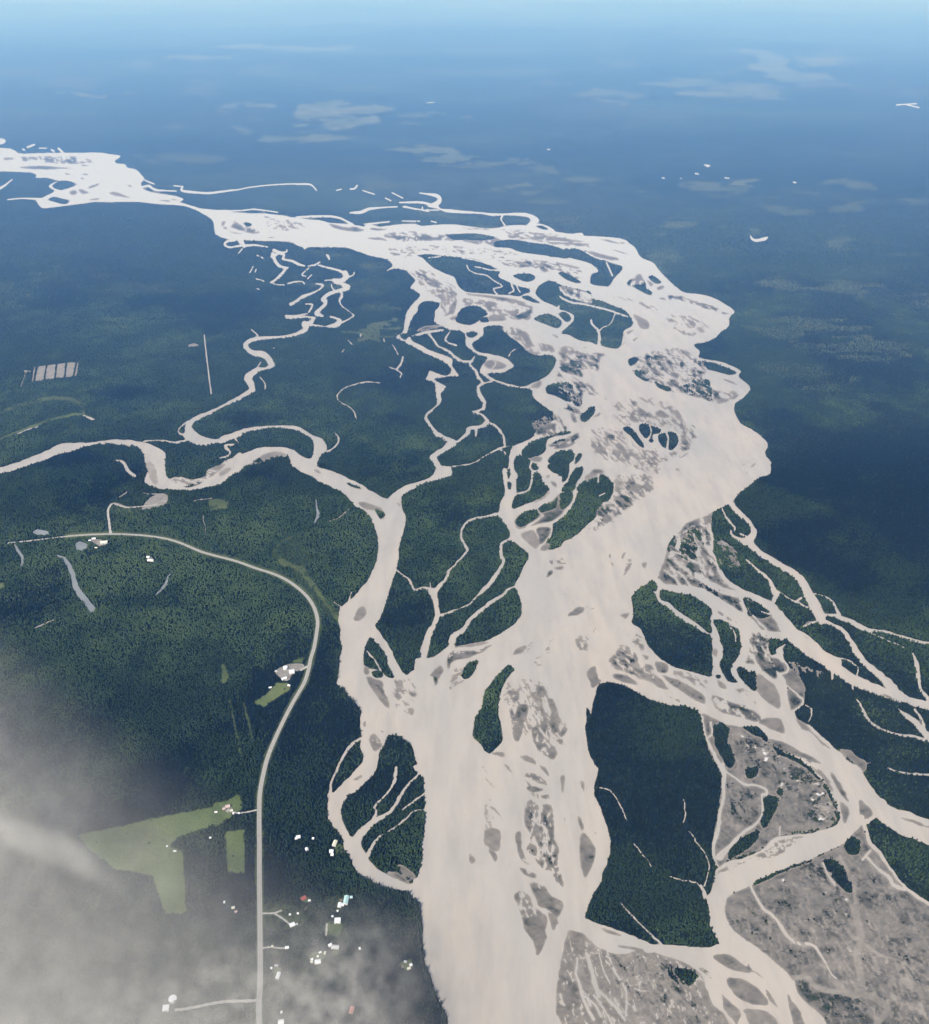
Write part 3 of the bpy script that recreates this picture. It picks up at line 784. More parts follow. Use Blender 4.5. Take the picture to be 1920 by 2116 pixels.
R16,14,18,14,20,14,14,20,26,26,30,60|V|220,20 300,80 380,130 470,135 540,170 550,210 510,215 520,330 480,430 380,500 280,600 180,700
R14,20,24,36|L|45,1150 70,1300 130,1430 200,1570
R14|L|110,1190 125,1280 95,1310
R10|V|660,460 650,535
W|V|1000,-20 1270,-20 1310,60 1370,140 1420,220 1540,310 1680,350 1760,390 1900,440 1900,640 1829,610 1720,560 1640,545 1560,500 1480,450 1400,390 1330,380 1290,450 1220,530 1150,600 1040,650 900,720 800,760 640,820 500,880 400,940 300,980 240,1030 220,1110 240,1200 300,1290 400,1360 500,1430 600,1520 700,1600 770,1680 790,1760 850,1840 960,1930 1080,2060 -80,2060 -80,1420 0,1420 160,1410 180,1390 140,1310 100,1220 95,1100 80,1020 120,950 160,790 250,740 350,715 500,650 600,565 650,545 800,525 900,515 1000,485 1100,455 1130,400 1110,310 1060,230 1010,160 960,80 930,0
G.35|V|950,0 1010,60 1080,180 1060,190 1000,110
G.6|V|1050,30 1100,80 1160,180 1200,270 1150,220 1100,140
G.4|V|1130,270 1190,310 1200,370 1160,440
G.4|V|180,800 260,770 420,710 560,640 620,590 700,560 820,540 880,550 760,610 640,690 500,720 350,760 260,800 170,840
T -20 15 .08|V|180,800 260,770 420,710 560,640 620,590 700,560 820,540 880,550 760,610 640,690 500,720 350,760 260,800 170,840
G.45|V|1280,260 1340,290 1390,370 1300,400
G.4|V|1600,390 1700,410 1829,460 1900,490 1740,450
G.55|V|240,1030 300,985 400,945 560,880 640,830 800,765 900,725 1050,655 1150,605 1230,530 1300,450 1330,560 1400,640 1500,760 1610,900 1720,990 1829,1070 1900,1100 1900,2100 1060,2040 960,1930 850,1840 790,1760 770,1680 700,1600 600,1520 500,1430 400,1360 300,1290 240,1200 220,1110
B 55 26 .3 .85|V|500,870 760,780 1000,720 1100,800 1200,960 1100,1000 900,860
F|V|980,730 1080,720 1160,800 1240,970 1180,980 1090,900 1020,790
F|V|1160,610 1230,540 1290,600 1270,680 1190,680
f20|V|470,895 620,835 780,770 900,735
G.75|V|800,1680 880,1700 980,1770 1150,1780 1330,1850 1300,1960 1100,1960 960,1900 860,1820
g.15:24|V|1230,850 1250,1050 1270,1250 1320,1380 1450,1480
g.2:30|V|1130,700 1200,850 1250,950
g.1:22|V|1240,1330 1350,1400 1450,1480
g.2:14|V|1450,1480 1600,1520 1760,1620 1900,1720
g.2:60|V|1240,1100 1300,1350 1260,1450 1300,1700
g.25:50|V|1060,1650 1180,1770 1380,1800 1500,1900 1420,2010
g.2:40|V|760,1650 860,1650 920,1710 1000,1750 1140,1770 1250,1800
S|V|1035,820 1060,825 1110,930 1060,890
S|V|995,950 1010,940 1020,990 1005,1000
S|V|1140,1020 1190,1030 1195,1055
S|V|885,1170 915,1150 920,1195 895,1200
S|V|1160,1140 1190,1130 1190,1170
S|V|1350,1010 1370,1010 1395,1045 1370,1040
S|V|1340,1200 1390,1260 1380,1280
S|V|580,890 590,920
S|V|665,880 690,860 680,900
S|V|1270,870 1290,910
R40,26,30,24,20,20,26,26|V|1300,390 1330,480 1360,590 1420,650 1500,760 1600,900 1700,990 1900,1110
R20,16,24,30,26|V|1340,700 1410,780 1500,850 1560,930 1640,960
R18|V|1310,720 1370,650
R20,18,22,20,26,24,24,20,14,12,12|V|425,935 470,1020 520,1100 640,1210 700,1310 780,1380 880,1390 940,1420 1010,1530 1060,1620 1100,1660
R14|V|990,750 1040,850 1090,930
W|U|-80,1180 50,1190 100,1215 300,1290 450,1350 560,1390 640,1390 760,1400 1000,1420 1100,1400 1100,1720 900,1590 820,1530 690,1490 580,1455 440,1475 260,1465 200,1435 130,1410 20,1310 -80,1290
G.42|U|-100,1290 20,1310 130,1410 200,1435 260,1465 440,1475 580,1455 690,1490 820,1530 900,1590 960,1640 1000,1740 1050,1870 1120,1920 1170,2016 1200,2100 -100,2100
F|U|680,1600 730,1570 840,1580 920,1640 860,1720 800,1730 720,1680
B 30 12 .25 .85|U|260,1480 420,1480 560,1560 420,1600 280,1540
G.45|U|1040,1490 1110,1465 1180,1475 1270,1540 1340,1610 1270,1610 1150,1570
B 35 12 .4 .4|U|1280,1500 1340,1530 1460,1660 1400,1640 1300,1580
G.4|U|290,1410 340,1400 500,1430 450,1440
G.45|U|160,1265 220,1275 320,1320 230,1310
G.42|U|1150,1670 1200,1650 1310,1680 1420,1760 1480,1860 1380,1870 1270,1830 1190,1760
G.42|U|1450,1750 1490,1770 1550,1890 1500,1840
G.3|U|1280,1910 1360,1900 1480,1930 1560,2040 1330,2040
G.4|U|1110,1770 1180,1830 1250,1900 1260,1960 1200,2040 1130,1900
G.5|U|1630,1780 1680,1850 1740,1950 1760,2040 1680,2040
B 35 14 .45 .5|U|820,1520 900,1530 1040,1620 1060,1700 960,1620
R10,12,16,20,26|U|930,1640 980,1700 1050,1860 1130,1920 1220,2040
R14|U|1020,1620 1090,1750 1120,1900
R20,22|U|1090,1640 1110,1760 1180,1830 1260,1900 1330,2040
g.1:10|U|610,1560 660,1640
g.2:20|U|700,1740 850,1880 1000,2010
W|P|1005,90 1005,330 1015,460 1000,560 1025,680 1050,770 1100,830 1165,910 1160,990 1170,1110 1160,1200 1185,1290 1150,1350 1060,1440 980,1530 930,1575 905,1640 905,1740 930,1800 990,1870 1020,1920 1050,2030 1165,2030 1165,1930 1230,1850 1300,1780 1265,1790 1160,1850 1100,1905 1060,1860 1020,1790 1005,1710 1020,1640 1060,1570 1130,1545 1200,1470 1270,1400 1300,1300 1310,1240 1360,1150 1370,1110 1440,1100 1500,1130 1570,1190 1600,1300 1640,1400 1665,1500 1675,1680 1670,1850 1665,2030 1900,2030 1900,700 1500,640 1400,640 1300,600 1250,330 1250,90
R14,24,22,18,16,18,24|P|1170,1125 1090,1180 1030,1260 980,1370 935,1470 920,1560 920,1600
F|P|1190,430 1240,335 1300,390 1360,470 1390,570 1430,645 1370,650 1330,600 1230,580 1190,550
R10,12,14|P|1210,440 1290,530 1320,600
F|P|1250,610 1300,595 1340,620 1330,650 1270,650
G.5|P|1190,560 1225,570 1230,620 1200,630
G.5|P|1210,650 1280,660 1340,690 1340,750 1380,830 1390,890 1330,850 1270,770
B 50 14 .35 .85|P|1260,690 1340,690 1380,830 1330,820
B 50 16 .35 .45|P|1420,660 1590,660 1600,900 1490,950 1430,850
G.5|P|1470,670 1500,680 1495,710
G.35|P|1430,790 1470,780 1460,830
G.35|P|1535,900 1580,900 1560,950
G.45|P|1230,1140 1270,1090 1330,1160 1320,1200 1270,1230
T 50 14 .08|P|1230,1140 1270,1090 1330,1160 1320,1200 1270,1230
G.85|P|1320,1065 1345,1070 1345,1085
G.4|P|1110,185 1150,100 1190,90 1210,130 1170,190
G.6|P|1735,600 1790,560 1815,590 1780,640
G.85|P|1740,640 1770,680 1750,710
G.3|P|1100,1450 1180,1410 1140,1460
G.75|P|1185,1010 1205,990 1200,1040
W|Y|755,200 760,280 755,370 790,450 870,520 900,620 940,740 1000,840 1110,900 1220,950 1330,960 1400,1000 1470,1070 1490,1170 1500,1280 1510,1420 1530,1560 1590,1700 1640,1820 1700,1930 1740,2100 1900,2100 1900,-20 1480,-20 1510,80 1525,200 1525,350 1515,500 1510,650 1480,790 1460,860 1410,915 1330,890 1180,825 1100,750 1060,690 1000,580 1000,500 945,550 890,470 860,390 865,290 900,215
R22,24,12,10,16,20|Y|1290,0 1270,120 1210,210 1120,300 1130,350 1105,410
R12,16,24,26,34,40,54|Y|1470,50 1380,140 1310,250 1240,350 1130,410 1030,480 980,545
R10,12,8|Y|1520,200 1420,270 1340,330
R6,12,14,10|Y|1520,330 1420,350 1330,430 1230,505
R14,20,36|Y|1180,525 1120,580 1060,700
G.45|Y|1300,765 1350,770 1440,850 1405,890 1340,840
G.55|Y|1210,825 1300,830 1405,910 1330,890
W|Q|-10,60 100,40 500,-20 1600,-20 1500,120 1450,220 1380,290 1345,380 1340,520 1335,640 1360,770 1410,910 1400,1060 1400,1100 90,1100 60,930 20,800 -10,700
W|S|-20,-20 1410,-20 1390,170 1430,260 1470,380 1510,480 1530,600 1515,720 1470,830 1450,910 1390,1000 1345,1110 1340,1195 1500,1250 1829,1380 1829,1480 1500,1440 1340,1340 1290,1295 1230,1500 1210,1600 1240,1750 1290,1900 1240,1950 1300,2100 270,2100 250,1960 180,1830 130,1700 100,1590 60,1400 50,1200 30,1060 -20,1010 -20,890 10,860 50,720 60,550 75,300 60,100
F|Q|445,640 470,500 520,430 530,320 600,220 680,130 730,90 780,130 740,170 690,250 660,340 650,450 665,560 685,680 640,740 580,795 540,770 490,700
G.4|Q|590,790 690,780 690,820
G.5|Q|110,170 180,100 210,110 205,160 180,200 140,190
G.9|Q|140,190 165,195 170,240 150,250
F|Q|370,130 430,70 490,55 450,120 400,200 360,195
G.4|Q|270,220 300,130 370,120 360,180 380,210 260,290
T -30 14 .08|Q|270,220 300,130 370,120 360,180 380,210 260,290
G.65|Q|250,80 270,30 400,0 520,-10 400,40 300,60 250,130
G.5|Q|1340,160 1400,100 1420,130 1430,200 1460,220 1390,275 1370,230
G.45|Q|770,560 790,440 830,400 880,410 885,450 850,550 830,650 800,700 760,640
R7|Q|780,540 850,550
G.5|Q|910,610 960,550 1010,500 1030,470 1030,580 1060,640 1050,700 1110,750 1110,800 1080,840 990,790 930,710
T 60 20 .05|Q|910,610 960,550 1010,500 1030,470 1030,580 1060,640 1050,700 1110,750 1110,800 1080,840 990,790 930,710
G.55|Q|1035,370 1070,360 1100,420 1135,510 1110,620 1080,640 1050,560 1060,470
B 70 14 .45 .5|Q|900,250 1010,260 1020,330 980,350 1000,430 920,500
G.5|Q|950,280 1000,260 1015,320 990,350
G.4|Q|955,430 985,410 1000,440 970,455
G.55|Q|1130,660 1150,590 1190,600 1160,650
G.5|Q|1100,690 1150,680 1150,720
B -30 14 .45 .45|Q|700,270 820,280 800,350 700,400
G.45|Q|760,380 790,330 815,340 790,370
G.45|Q|820,815 880,810 940,850 940,880 850,840
G.5|Q|970,880 1020,900 1050,975 1020,950
G.5|Q|860,950 900,940 1000,990 1035,1040 960,1020 890,1050 860,1010
T 35 13 .07|Q|860,950 900,940 1000,990 1035,1040 960,1020 890,1050 860,1010
G.55|Q|870,1055 950,1050 1010,1075 950,1095 890,1090
G.55|Q|980,1130 1040,1115 1045,1155
G.4|Q|900,1100 960,1110 970,1160 930,1130
G.5|Q|870,1170 900,1150 970,1200 990,1190 1060,1200 1085,1320 1090,1450 1120,1540 1135,1700 1160,1850 1120,1840 1060,1720 1000,1700 930,1620 870,1550 900,1440 850,1330
T 75 24 .045|Q|870,1170 900,1150 970,1200 990,1190 1060,1200 1085,1320 1090,1450 1120,1540 1135,1700 1160,1850 1120,1840 1060,1720 1000,1700 930,1620 870,1550 900,1440 850,1330
G.55|Q|780,1430 820,1400 830,1500 860,1600 890,1670 820,1620 790,1500
R14,12,16,18,24,30|Q|860,1380 880,1480 850,1570 940,1690 1060,1780 1150,1860
R12|Q|970,1210 980,1260 930,1340 900,1440
R8|Q|970,1420 1000,1560 970,1620
G.5|Q|820,1690 940,1740 940,1770 860,1750
G.35|Q|690,875 720,885 755,940 730,925
B 45 10 .25 .3|Q|520,830 620,1040 720,1140 640,1100 540,980
G.45|S|570,240 585,250 585,270
G.35|S|545,490 660,490 650,650 570,630 535,580
G.4|S|570,640 640,690 620,740
G.35|S|415,670 465,730 430,760
G.4|S|580,310 620,315 690,430 640,360
B 60 9 .3 .3|S|530,280 600,320 620,460 540,480
G.55|S|890,910 930,900 1020,940 1060,1000 1160,1060 1140,1140 1110,1180 1040,1120 960,1080 920,980
G.3|S|1090,1090 1150,1060 1140,1120
G.5|S|775,1010 830,970 900,1020 920,1080 960,1110 1010,1140 1035,1200 1020,1290 1030,1340 960,1480 920,1370 860,1280 830,1180
T 60 18 .05|S|775,1010 830,970 900,1020 920,1080 960,1110 1010,1140 960,1160 870,1180 830,1180
R12|S|870,920 940,1040 960,1100 1050,1180 1060,1270
G.45|S|1040,1140 1120,1200 1080,1280 1060,1240
G.5|S|1290,560 1310,510 1350,540 1410,630 1400,740 1330,870 1290,720
G.45|S|1270,385 1300,400 1320,460 1300,500
G.55|S|1140,70 1170,60 1170,120 1160,200 1145,170
G.35|S|1290,110 1320,110 1315,190
G.4|S|1160,390 1175,400 1170,435
G.4|S|1400,480 1420,530 1410,520
G.35|S|1120,1650 1170,1690 1160,1740
G.35|S|1130,1790 1160,1790 1150,1850
G.42|S|1290,1295 1350,1340 1420,1410 1500,1440 1600,1470 1829,1465 1829,2100 1260,2100 1240,1950 1290,1900 1240,1750 1210,1600 1230,1500 1300,1400
R16,20,24,30|S|1270,1500 1260,1620 1290,1720 1330,1860 1400,1980
R18,34,34,30|S|1340,1460 1390,1620 1420,1740 1440,1800
R10|S|1440,1440 1460,1560 1530,1700
R12,16,16,14,20|S|1510,1450 1560,1600 1640,1720 1660,1830 1650,1960
R20|S|1420,1740 1540,1850 1620,1960 1690,2030
R20|S|1330,1800 1400,1860 1460,1960
R12,8|S|1640,1680 1740,1750 1829,1760
R16|S|1400,1790 1480,1900 1540,2016
G.3|S|1650,1960 1829,1950 1829,2100 1700,2100
R5|U|150,155 230,180 310,290 360,410
R5|U|420,600 520,720 560,780
R6,10,14,16|U|310,1060 430,1190 530,1290 640,1395
R6,8,10|U|850,500 940,620 1010,760 980,930
R24|U|950,930 990,1030
R5|U|700,860 900,905 950,940
R6|U|810,250 825,350 810,430
R9|U|415,600 435,620
PW|K|590,470 640,455 690,485 660,520 600,520
P10,30,40,50,46,56|K|450,565 510,590 570,700 590,800 650,890 725,985
P10,30,8|K|1340,710 1290,810 1220,880
P14,26,26,14|K|115,480 150,540 180,590 165,650
PW|K|255,385 290,360 380,375 380,400 300,405
c14|K|270,1140 430,1070
c8|K|1600,240 1620,380
C|K|700,440 760,430 840,450 840,475 780,490
C|K|1160,580 1190,570 1220,610 1160,612
M.5|K|880,170 1120,190 1100,230 870,230
M.6|K|1640,130 1780,120 1800,170 1680,210
M.9|K|0,785 25,785 30,820 0,825
M.8|K|1740,1420 1770,1430 1800,1550 1750,1580
M1|X|600,530 900,470 1200,400 1500,340 1740,300 1829,290 1829,390 1700,450 1560,500 1400,550 1340,620 1440,660 1450,760 1460,1000 1470,1130 1430,1150 1300,1150 1240,980 1200,860 1100,830 900,800 700,640
M1|P|135,1860 240,1850 255,2030 140,2030
M1|Y|-60,500 95,490 100,830 -40,830
M1|P|315,850 420,780 500,690 600,690 610,740 480,830 400,885
M.9|P|610,520 720,490 700,540
M.8|P|65,550 95,545 130,650 80,700
M.8|P|0,1650 110,1620 200,1570 230,1690 100,1720 80,1800 0,1820
m.85:15|P|130,830 180,1050 220,1270
m.8:16|P|240,850 310,1130
C|P|490,600 580,550 650,535 720,550 700,600 640,600 600,665 560,672
c7|P|490,600 545,635 600,660 615,610
c7|P|540,630 580,590 635,600
C|P|70,1670 120,1650 160,1690 110,1715
M.75|Y|450,1230 520,1215 525,1250 460,1262
M.75|Y|840,1030 930,1015 900,1080 840,1110
M.75|Y|740,1220 780,1210 870,1230 830,1330 740,1310
M.75|Y|780,1440 840,1430 830,1480 790,1490
M.75|Y|610,1460 700,1450 740,1480 680,1540 620,1530
M.75|Y|300,1570 390,1570 380,1650 330,1640
M.75|Y|1310,1540 1400,1510 1430,1570 1370,1600
M.75|Y|530,1010 590,1010 630,1050 570,1060
c6|Y|560,1120 600,1080
M.5|Y|800,610 880,600 880,680 820,680
M.4|Y|250,1080 420,1070 560,1130 540,1250 280,1280
M.4|Y|720,1020 900,1000 860,1120 760,1160
M.5|N|890,420 1000,400 1050,405 1030,430 940,445 890,440
M.6|N|1140,450 1230,410 1580,410 1500,450 1430,490 1200,500
M.5|N|1060,550 1250,530 1430,545 1300,565 1090,565
M.35|N|890,515 1000,505 980,530
M.5|N|1550,600 1700,580 1829,590 1829,660 1640,640
M.35|N|1550,470 1700,440 1780,430 1700,480 1600,500
M.35|N|970,470 1040,465 1030,475
M.4|N|1480,560 1680,570 1600,600 1520,590
M.3|N|750,445 830,440 800,455
M.3|N|680,490 770,485 740,500
M1|N|740,98 790,85 900,95 870,130 760,135
M.9|N|860,198 1000,180 1180,185 1330,180 1300,195 1050,200
M.6|N|700,250 760,225 900,225 880,240
m.9:7|N|200,372 250,368 350,375 465,372
R3|N|1680,405 1710,402
m.8:6|N|1800,462 1825,462
M1|M|1080,210 1230,215 1300,260 1370,290 1400,310 1300,318 1200,290 1130,250
M1|M|1310,235 1500,235 1520,250 1400,262
M1|M|1150,270 1250,262 1370,290 1300,312 1200,290
M1|M|880,380 950,360 1050,370 1180,360 1230,390 1100,385
M.6|M|1380,290 1540,330 1440,325
M.5|M|760,330 900,300 1000,330 850,345
M.4|M|1000,340 1150,310 1250,340 1100,365
R5|M|1700,413 1780,408
R5|M|1740,412 1790,424
R5|M|945,650 965,652 955,656
R5|M|909,683 920,685
R4|M|1025,700 1042,702
R5|M|1295,717 1305,719
R4|M|778,700 788,701
R4|M|326,588 336,588
R3|M|850,702 856,702
M.8|M|735,675 770,680 795,695 760,692
M.8|M|1080,718 1140,716 1160,738 1120,738
M.6|M|690,768 735,766 735,772
M.5|M|820,805 860,802 860,810
M.5|M|1290,750 1360,748 1350,762
M.35|M|1380,720 1540,700 1610,730 1500,745
M.35|M|1430,820 1540,810 1580,835 1460,840
M.35|M|900,730 1000,720 1080,760 960,770
W|M|1125,925 1140,940 1160,940 1195,932 1185,946 1150,952 1130,945
M.45|M|780,870 850,855 930,880 880,895 800,890
M.45|M|1000,890 1080,890 1170,905 1195,930 1130,925 1050,900
M.4|M|640,450 700,445 700,460
M.4|M|440,370 620,350 720,380 600,420
M.35|M|0,620 150,610 220,630 100,660 0,655
M.35|M|230,630 350,640 330,680 250,670
M.4|M|200,710 290,720 270,770 220,770
M.3|M|390,700 520,700 560,730 480,745
M.3|M|90,740 170,730 160,755
M.3|M|200,205 270,200 260,212
M.3|M|240,240 350,235 340,250
M.42|G|1560,520 1700,470 1829,440 2200,480 2600,560 2400,620 1900,560 1700,560
M.42|G|1520,840 1829,770 2300,800 2700,960 2900,1100 2500,1150 2100,1050 1829,1000 1600,900
M.38|G|1560,1180 1829,1120 2400,1250 2300,1400 1800,1330
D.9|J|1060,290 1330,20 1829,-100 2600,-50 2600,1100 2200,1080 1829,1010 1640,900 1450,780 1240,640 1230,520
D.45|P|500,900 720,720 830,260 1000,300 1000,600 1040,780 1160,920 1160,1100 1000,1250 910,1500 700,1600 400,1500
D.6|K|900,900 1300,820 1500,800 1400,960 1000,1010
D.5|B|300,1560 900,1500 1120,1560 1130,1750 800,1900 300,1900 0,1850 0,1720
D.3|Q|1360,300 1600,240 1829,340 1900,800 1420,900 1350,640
B 55 30 .16 .9|V|300,1100 700,1200 900,1500 700,1550 450,1350
B 55 20 .2 .15|V|700,1250 1100,1100 1829,1500 1829,2000 1300,1900 900,1500
W0|G|200,300 300,355 365,395 370,440 320,445 308,520 440,545 440,565 200,565 200,400
W0|G|200,920 300,980 440,1022 515,1032 550,1020 530,1060 240,1125 200,1110
T 58 20 .028|U|-100,1330 130,1420 260,1475 440,1485 580,1465 690,1500 820,1550 960,1660 1050,1880 1170,2016 1200,2100 -100,2100
B 50 16 .22 .7|U|200,1480 600,1480 900,1700 1000,2000 500,2000 300,1750
B 40 12 .3 .45|G|470,1480 700,1400 950,1480 1130,1640 1120,1800 900,1920 700,1900 640,1830 760,1850 935,1840 1010,1750 960,1680 850,1650 700,1620 560,1650
B 35 12 .35 .35|I|1300,60 1500,70 1560,80 1700,220 1829,220 1829,420 1500,330 1320,260
B 40 11 .35 .4|I|1500,430 1829,430 1700,620 1500,760 1380,850 1300,880 1400,700 1480,560
B 30 12 .35 .5|E|1520,1330 1680,1350 1700,1560 1640,1560 1560,1500 1510,1480
B 40 12 .35 .5|E|1640,1600 1700,1620 1700,1850 1660,1800
B 35 12 .4 .45|E|300,700 480,720 620,800 720,880 640,960 480,900 380,800
B 70 12 .4 .4|E|580,900 700,900 720,1020 640,1080 580,1020
B 5 9 .22 .35|E|150,540 700,520 1000,600 1400,640 1400,700 1100,690 960,650 700,590 400,580 300,640
B 30 16 .45 .8|G|620,1180 760,1080 1080,1050 1230,1200 1280,1340 1440,1400 1250,1440 1020,1370 840,1310 660,1230
T 35 16 .05|G|620,1180 760,1080 1080,1050 1230,1200 1280,1340 1440,1400 1250,1440 1020,1370 840,1310 660,1230
B 40 15 .3 .85|J|560,620 700,470 830,430 900,700 960,870 800,900 600,840 490,840
B 35 13 .25 .8|J|500,860 700,900 900,960 1100,1040 1140,1180 1000,1100 780,960 600,950
T 45 14 .03|J|540,640 700,470 830,430 900,700 960,870 1060,960 900,980 700,900 500,850
B 50 12 .3 .85|J|1190,1320 1330,1350 1350,1480 1390,1690 1250,1580 1170,1450
B 35 13 .22 .75|J|90,1560 160,1450 260,1520 480,1690 640,1700 840,1820 820,1870 600,1760 300,1700 120,1650
B 70 12 .15 .9|Q|870,1180 1060,1200 1130,1700 1150,1840 930,1620 880,1500
Z 58 16 .04|V|300,1050 700,850 1100,700 1300,480 1500,760 1829,1080 1829,2000 1100,2030 800,1700 450,1380 240,1200
Z 62 14 .035|L|220,1250 450,1290 620,1420 830,1510 1030,1730 1100,1950 850,2050 500,2100 200,2100 200,1600
Z 60 14 .04|S|1290,1350 1500,1450 1829,1480 1829,2000 1300,2000
Z 60 16 .035|U|260,1500 700,1500 1000,1750 1150,2016 400,2016
B 35 16 .25 .95|E|1520,1400 1680,1420 1690,1880 1600,1900 1480,1650
B 40 15 .2 .9|I|1300,650 1500,620 1600,470 1780,500 1700,600 1480,800 1340,840
T 75 22 .05|Q|780,1170 1160,1150 1160,1860 780,1700
T 40 15 .05|V|240,780 560,640 900,500 900,540 500,730 240,830
B 60 13 .35 .45|Q|700,240 1020,240 1180,560 1180,740 1000,640 760,620"""
run_survey(SURVEY)

ROAD = [('K', '530,412 700,400 870,395 1000,398 1150,408 1300,430 1400,458 1480,490 1600,540 1829,600'), ('H', '140,1115 275,1165 345,1185 415,1210 500,1250 600,1320 680,1400 730,1490 750,1580 742,1660 720,1790'),
        ('P', '770,500 755,580 720,690 650,810 570,960 490,1130 430,1280 395,1420 370,1560 365,1700 365,1860'), ('Y', '214,600 214,900 218,1200 220,1700 210,1850 212,2016 214,2300')]
road_pts = np.vstack([sheet(t, parse(b)) for t, b in ROAD])
road_px = smooth_path(road_pts, False, 6)
r = stroke(road_px, [13.0, 13, 15, 16, 16, 16, 17]); sl, c = r
lay(mead, sl, c, 0.62); lay(clr, sl, c * (np.hypot(0, 0)), 0)
for arr in (pond,): lay(arr, sl, c, 0)

PAD = 420
def pad(a): return np.pad(a, PAD, mode='reflect')
wat, bar, veg, clr, mead, pond, tone = (pad(a) for a in (wat, bar, veg, clr, mead, pond, tone))
HH, WW = wat.shape
# banks are never as smooth as a survey line: warp every field a little
yy, xx = np.meshgrid(np.arange(HH), np.arange(WW), indexing='ij')
amp = np.clip((yy - PAD - 250) / 900.0, 0.25, 1.0).astype(np.float32)
ox = ((fbm(xx / 13.0, yy / 13.0, 1, 3) - 0.5) * 5.0 * amp); oy = ((fbm(xx / 13.0, yy / 9.0, 5, 3) - 0.5) * 4.0 * amp)
X = np.clip(xx + ox, 0, WW - 1.001); Y = np.clip(yy + oy, 0, HH - 1.001)
x0 = X.astype(np.int32); y0 = Y.astype(np.int32); tx = (X - x0).astype(np.float32); ty = (Y - y0).astype(np.float32)
def warp(a):
    return (a[y0, x0] * (1 - tx) + a[y0, x0 + 1] * tx) * (1 - ty) + (a[y0 + 1, x0] * (1 - tx) + a[y0 + 1, x0 + 1] * tx) * ty
wat, bar, veg, clr, mead, pond = (warp(a) for a in (wat, bar, veg, clr, mead, pond))
del X, Y, x0, y0, tx, ty, ox, oy
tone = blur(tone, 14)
# ragged outlines: bars are eaten into and trail off
both0 = np.clip(wat + bar, 0, 1)
tb = 0.45 * blur(bar, 2) + 0.55 * bar
en = fbm((xx * 0.85 + yy * 0.5) / 9.0, (yy * 0.85 - xx * 0.5) / 4.5, 131, 4)
bar2 = np.clip((tb + (en - 0.5) * 0.95 - 0.39) * 5 + 0.5, 0, 1)
kk_ = np.clip((both0 - 0.5) * 4, 0, 1) * np.clip((blur(wat, 11) - 0.36) * 6, 0, 1)
bar = bar * (1 - kk_) + np.minimum(bar2, both0) * kk_; wat = np.clip(both0 - bar, 0, 1)
del both0, tb, en, bar2, kk_
# patchy growth on the bars: willow thickets, wet silt, drift lines
vn = fbm(xx / 26.0, yy / 16.0, 41, 4); vn2 = fbm(xx / 7.0, yy / 5.0, 47, 3)
vn3 = fbm((xx * 0.8 + yy * 0.6) / 60.0, (yy * 0.8 - xx * 0.6) / 11.0, 59, 4)
veg = veg + (vn - 0.5) * 0.95 * np.clip(veg + 0.15, 0, 0.8) + (vn2 - 0.5) * 0.26 + (vn3 - 0.5) * 0.62 * np.clip(veg + 0.2, 0, 0.7)
rim = np.clip(blur(np.clip(bar, 0, 1), 2) * 2.0 - 0.85, 0.4, 1)
veg = np.where(veg > 0, veg * rim, veg)
far_k = np.clip((930 - (yy - PAD)) / 220.0, 0, 1).astype(np.float32)
wx_ = ((fbm(xx / 70.0, yy / 10.0, 201, 4) - 0.5) * 150).astype(int); wy_ = ((fbm(xx / 70.0, yy / 14.0, 207, 3) - 0.5) * 22).astype(int)
mfar = mead[np.clip(yy + wy_, 0, HH - 1), np.clip(xx + wx_, 0, WW - 1)]
mb = blur(mfar, 1); brk = fbm(xx / 60.0, yy / 9.0, 53, 5)
mead_far = np.clip((mb * 2.0 + (brk - 0.5) * 4.2 - 0.35) * 3.0, 0, 1) * np.clip(mb * 1.1, 0, 0.62) * (1 + 0.55 * np.clip((470 - (yy - PAD)) / 140.0, 0, 1))
brk2 = fbm(xx / 120.0, yy / 22.0, 91, 5); reg = fbm(xx / 420.0, yy / 110.0, 95, 3)
mead_far = np.maximum(mead_far, np.clip((brk2 - 0.60) * 9, 0, 1) * np.clip((reg - 0.42) * 5, 0, 1) * 0.45 * np.clip((yy - PAD - 60) / 80.0, 0, 1))
mead = np.clip(mead + (vn2 - 0.5) * 0.25 * (mead > 0.03), 0, 1) * (1 - far_k) + mead_far * far_k

# ------------------------------------------------------------------ meshes from the survey
def link(name, verts, loops, totals, mat, parent=None, smooth=False):
    me = bpy.data.meshes.new(name)
    verts = np.ascontiguousarray(verts, dtype=np.float32); loops = np.ascontiguousarray(loops, dtype=np.int32)
    totals = np.ascontiguousarray(totals, dtype=np.int32)
    starts = np.concatenate([[0], np.cumsum(totals)[:-1]]).astype(np.int32)
    me.vertices.add(len(verts)); me.vertices.foreach_set('co', verts.ravel())
    me.loops.add(len(loops)); me.loops.foreach_set('vertex_index', loops)
    me.polygons.add(len(totals)); me.polygons.foreach_set('loop_start', starts); me.polygons.foreach_set('loop_total', totals)
    if smooth: me.polygons.foreach_set('use_smooth', np.ones(len(totals), bool))
    me.update(calc_edges=True)
    if mat: me.materials.append(mat)
    o = bpy.data.objects.new(name, me); C.objects.link(o)
    if parent: o.parent = parent
    return o

def attr(o, name, vals):
    a = o.data.attributes.new(name, 'FLOAT', 'POINT'); a.data.foreach_set('value', np.ascontiguousarray(vals, dtype=np.float32))

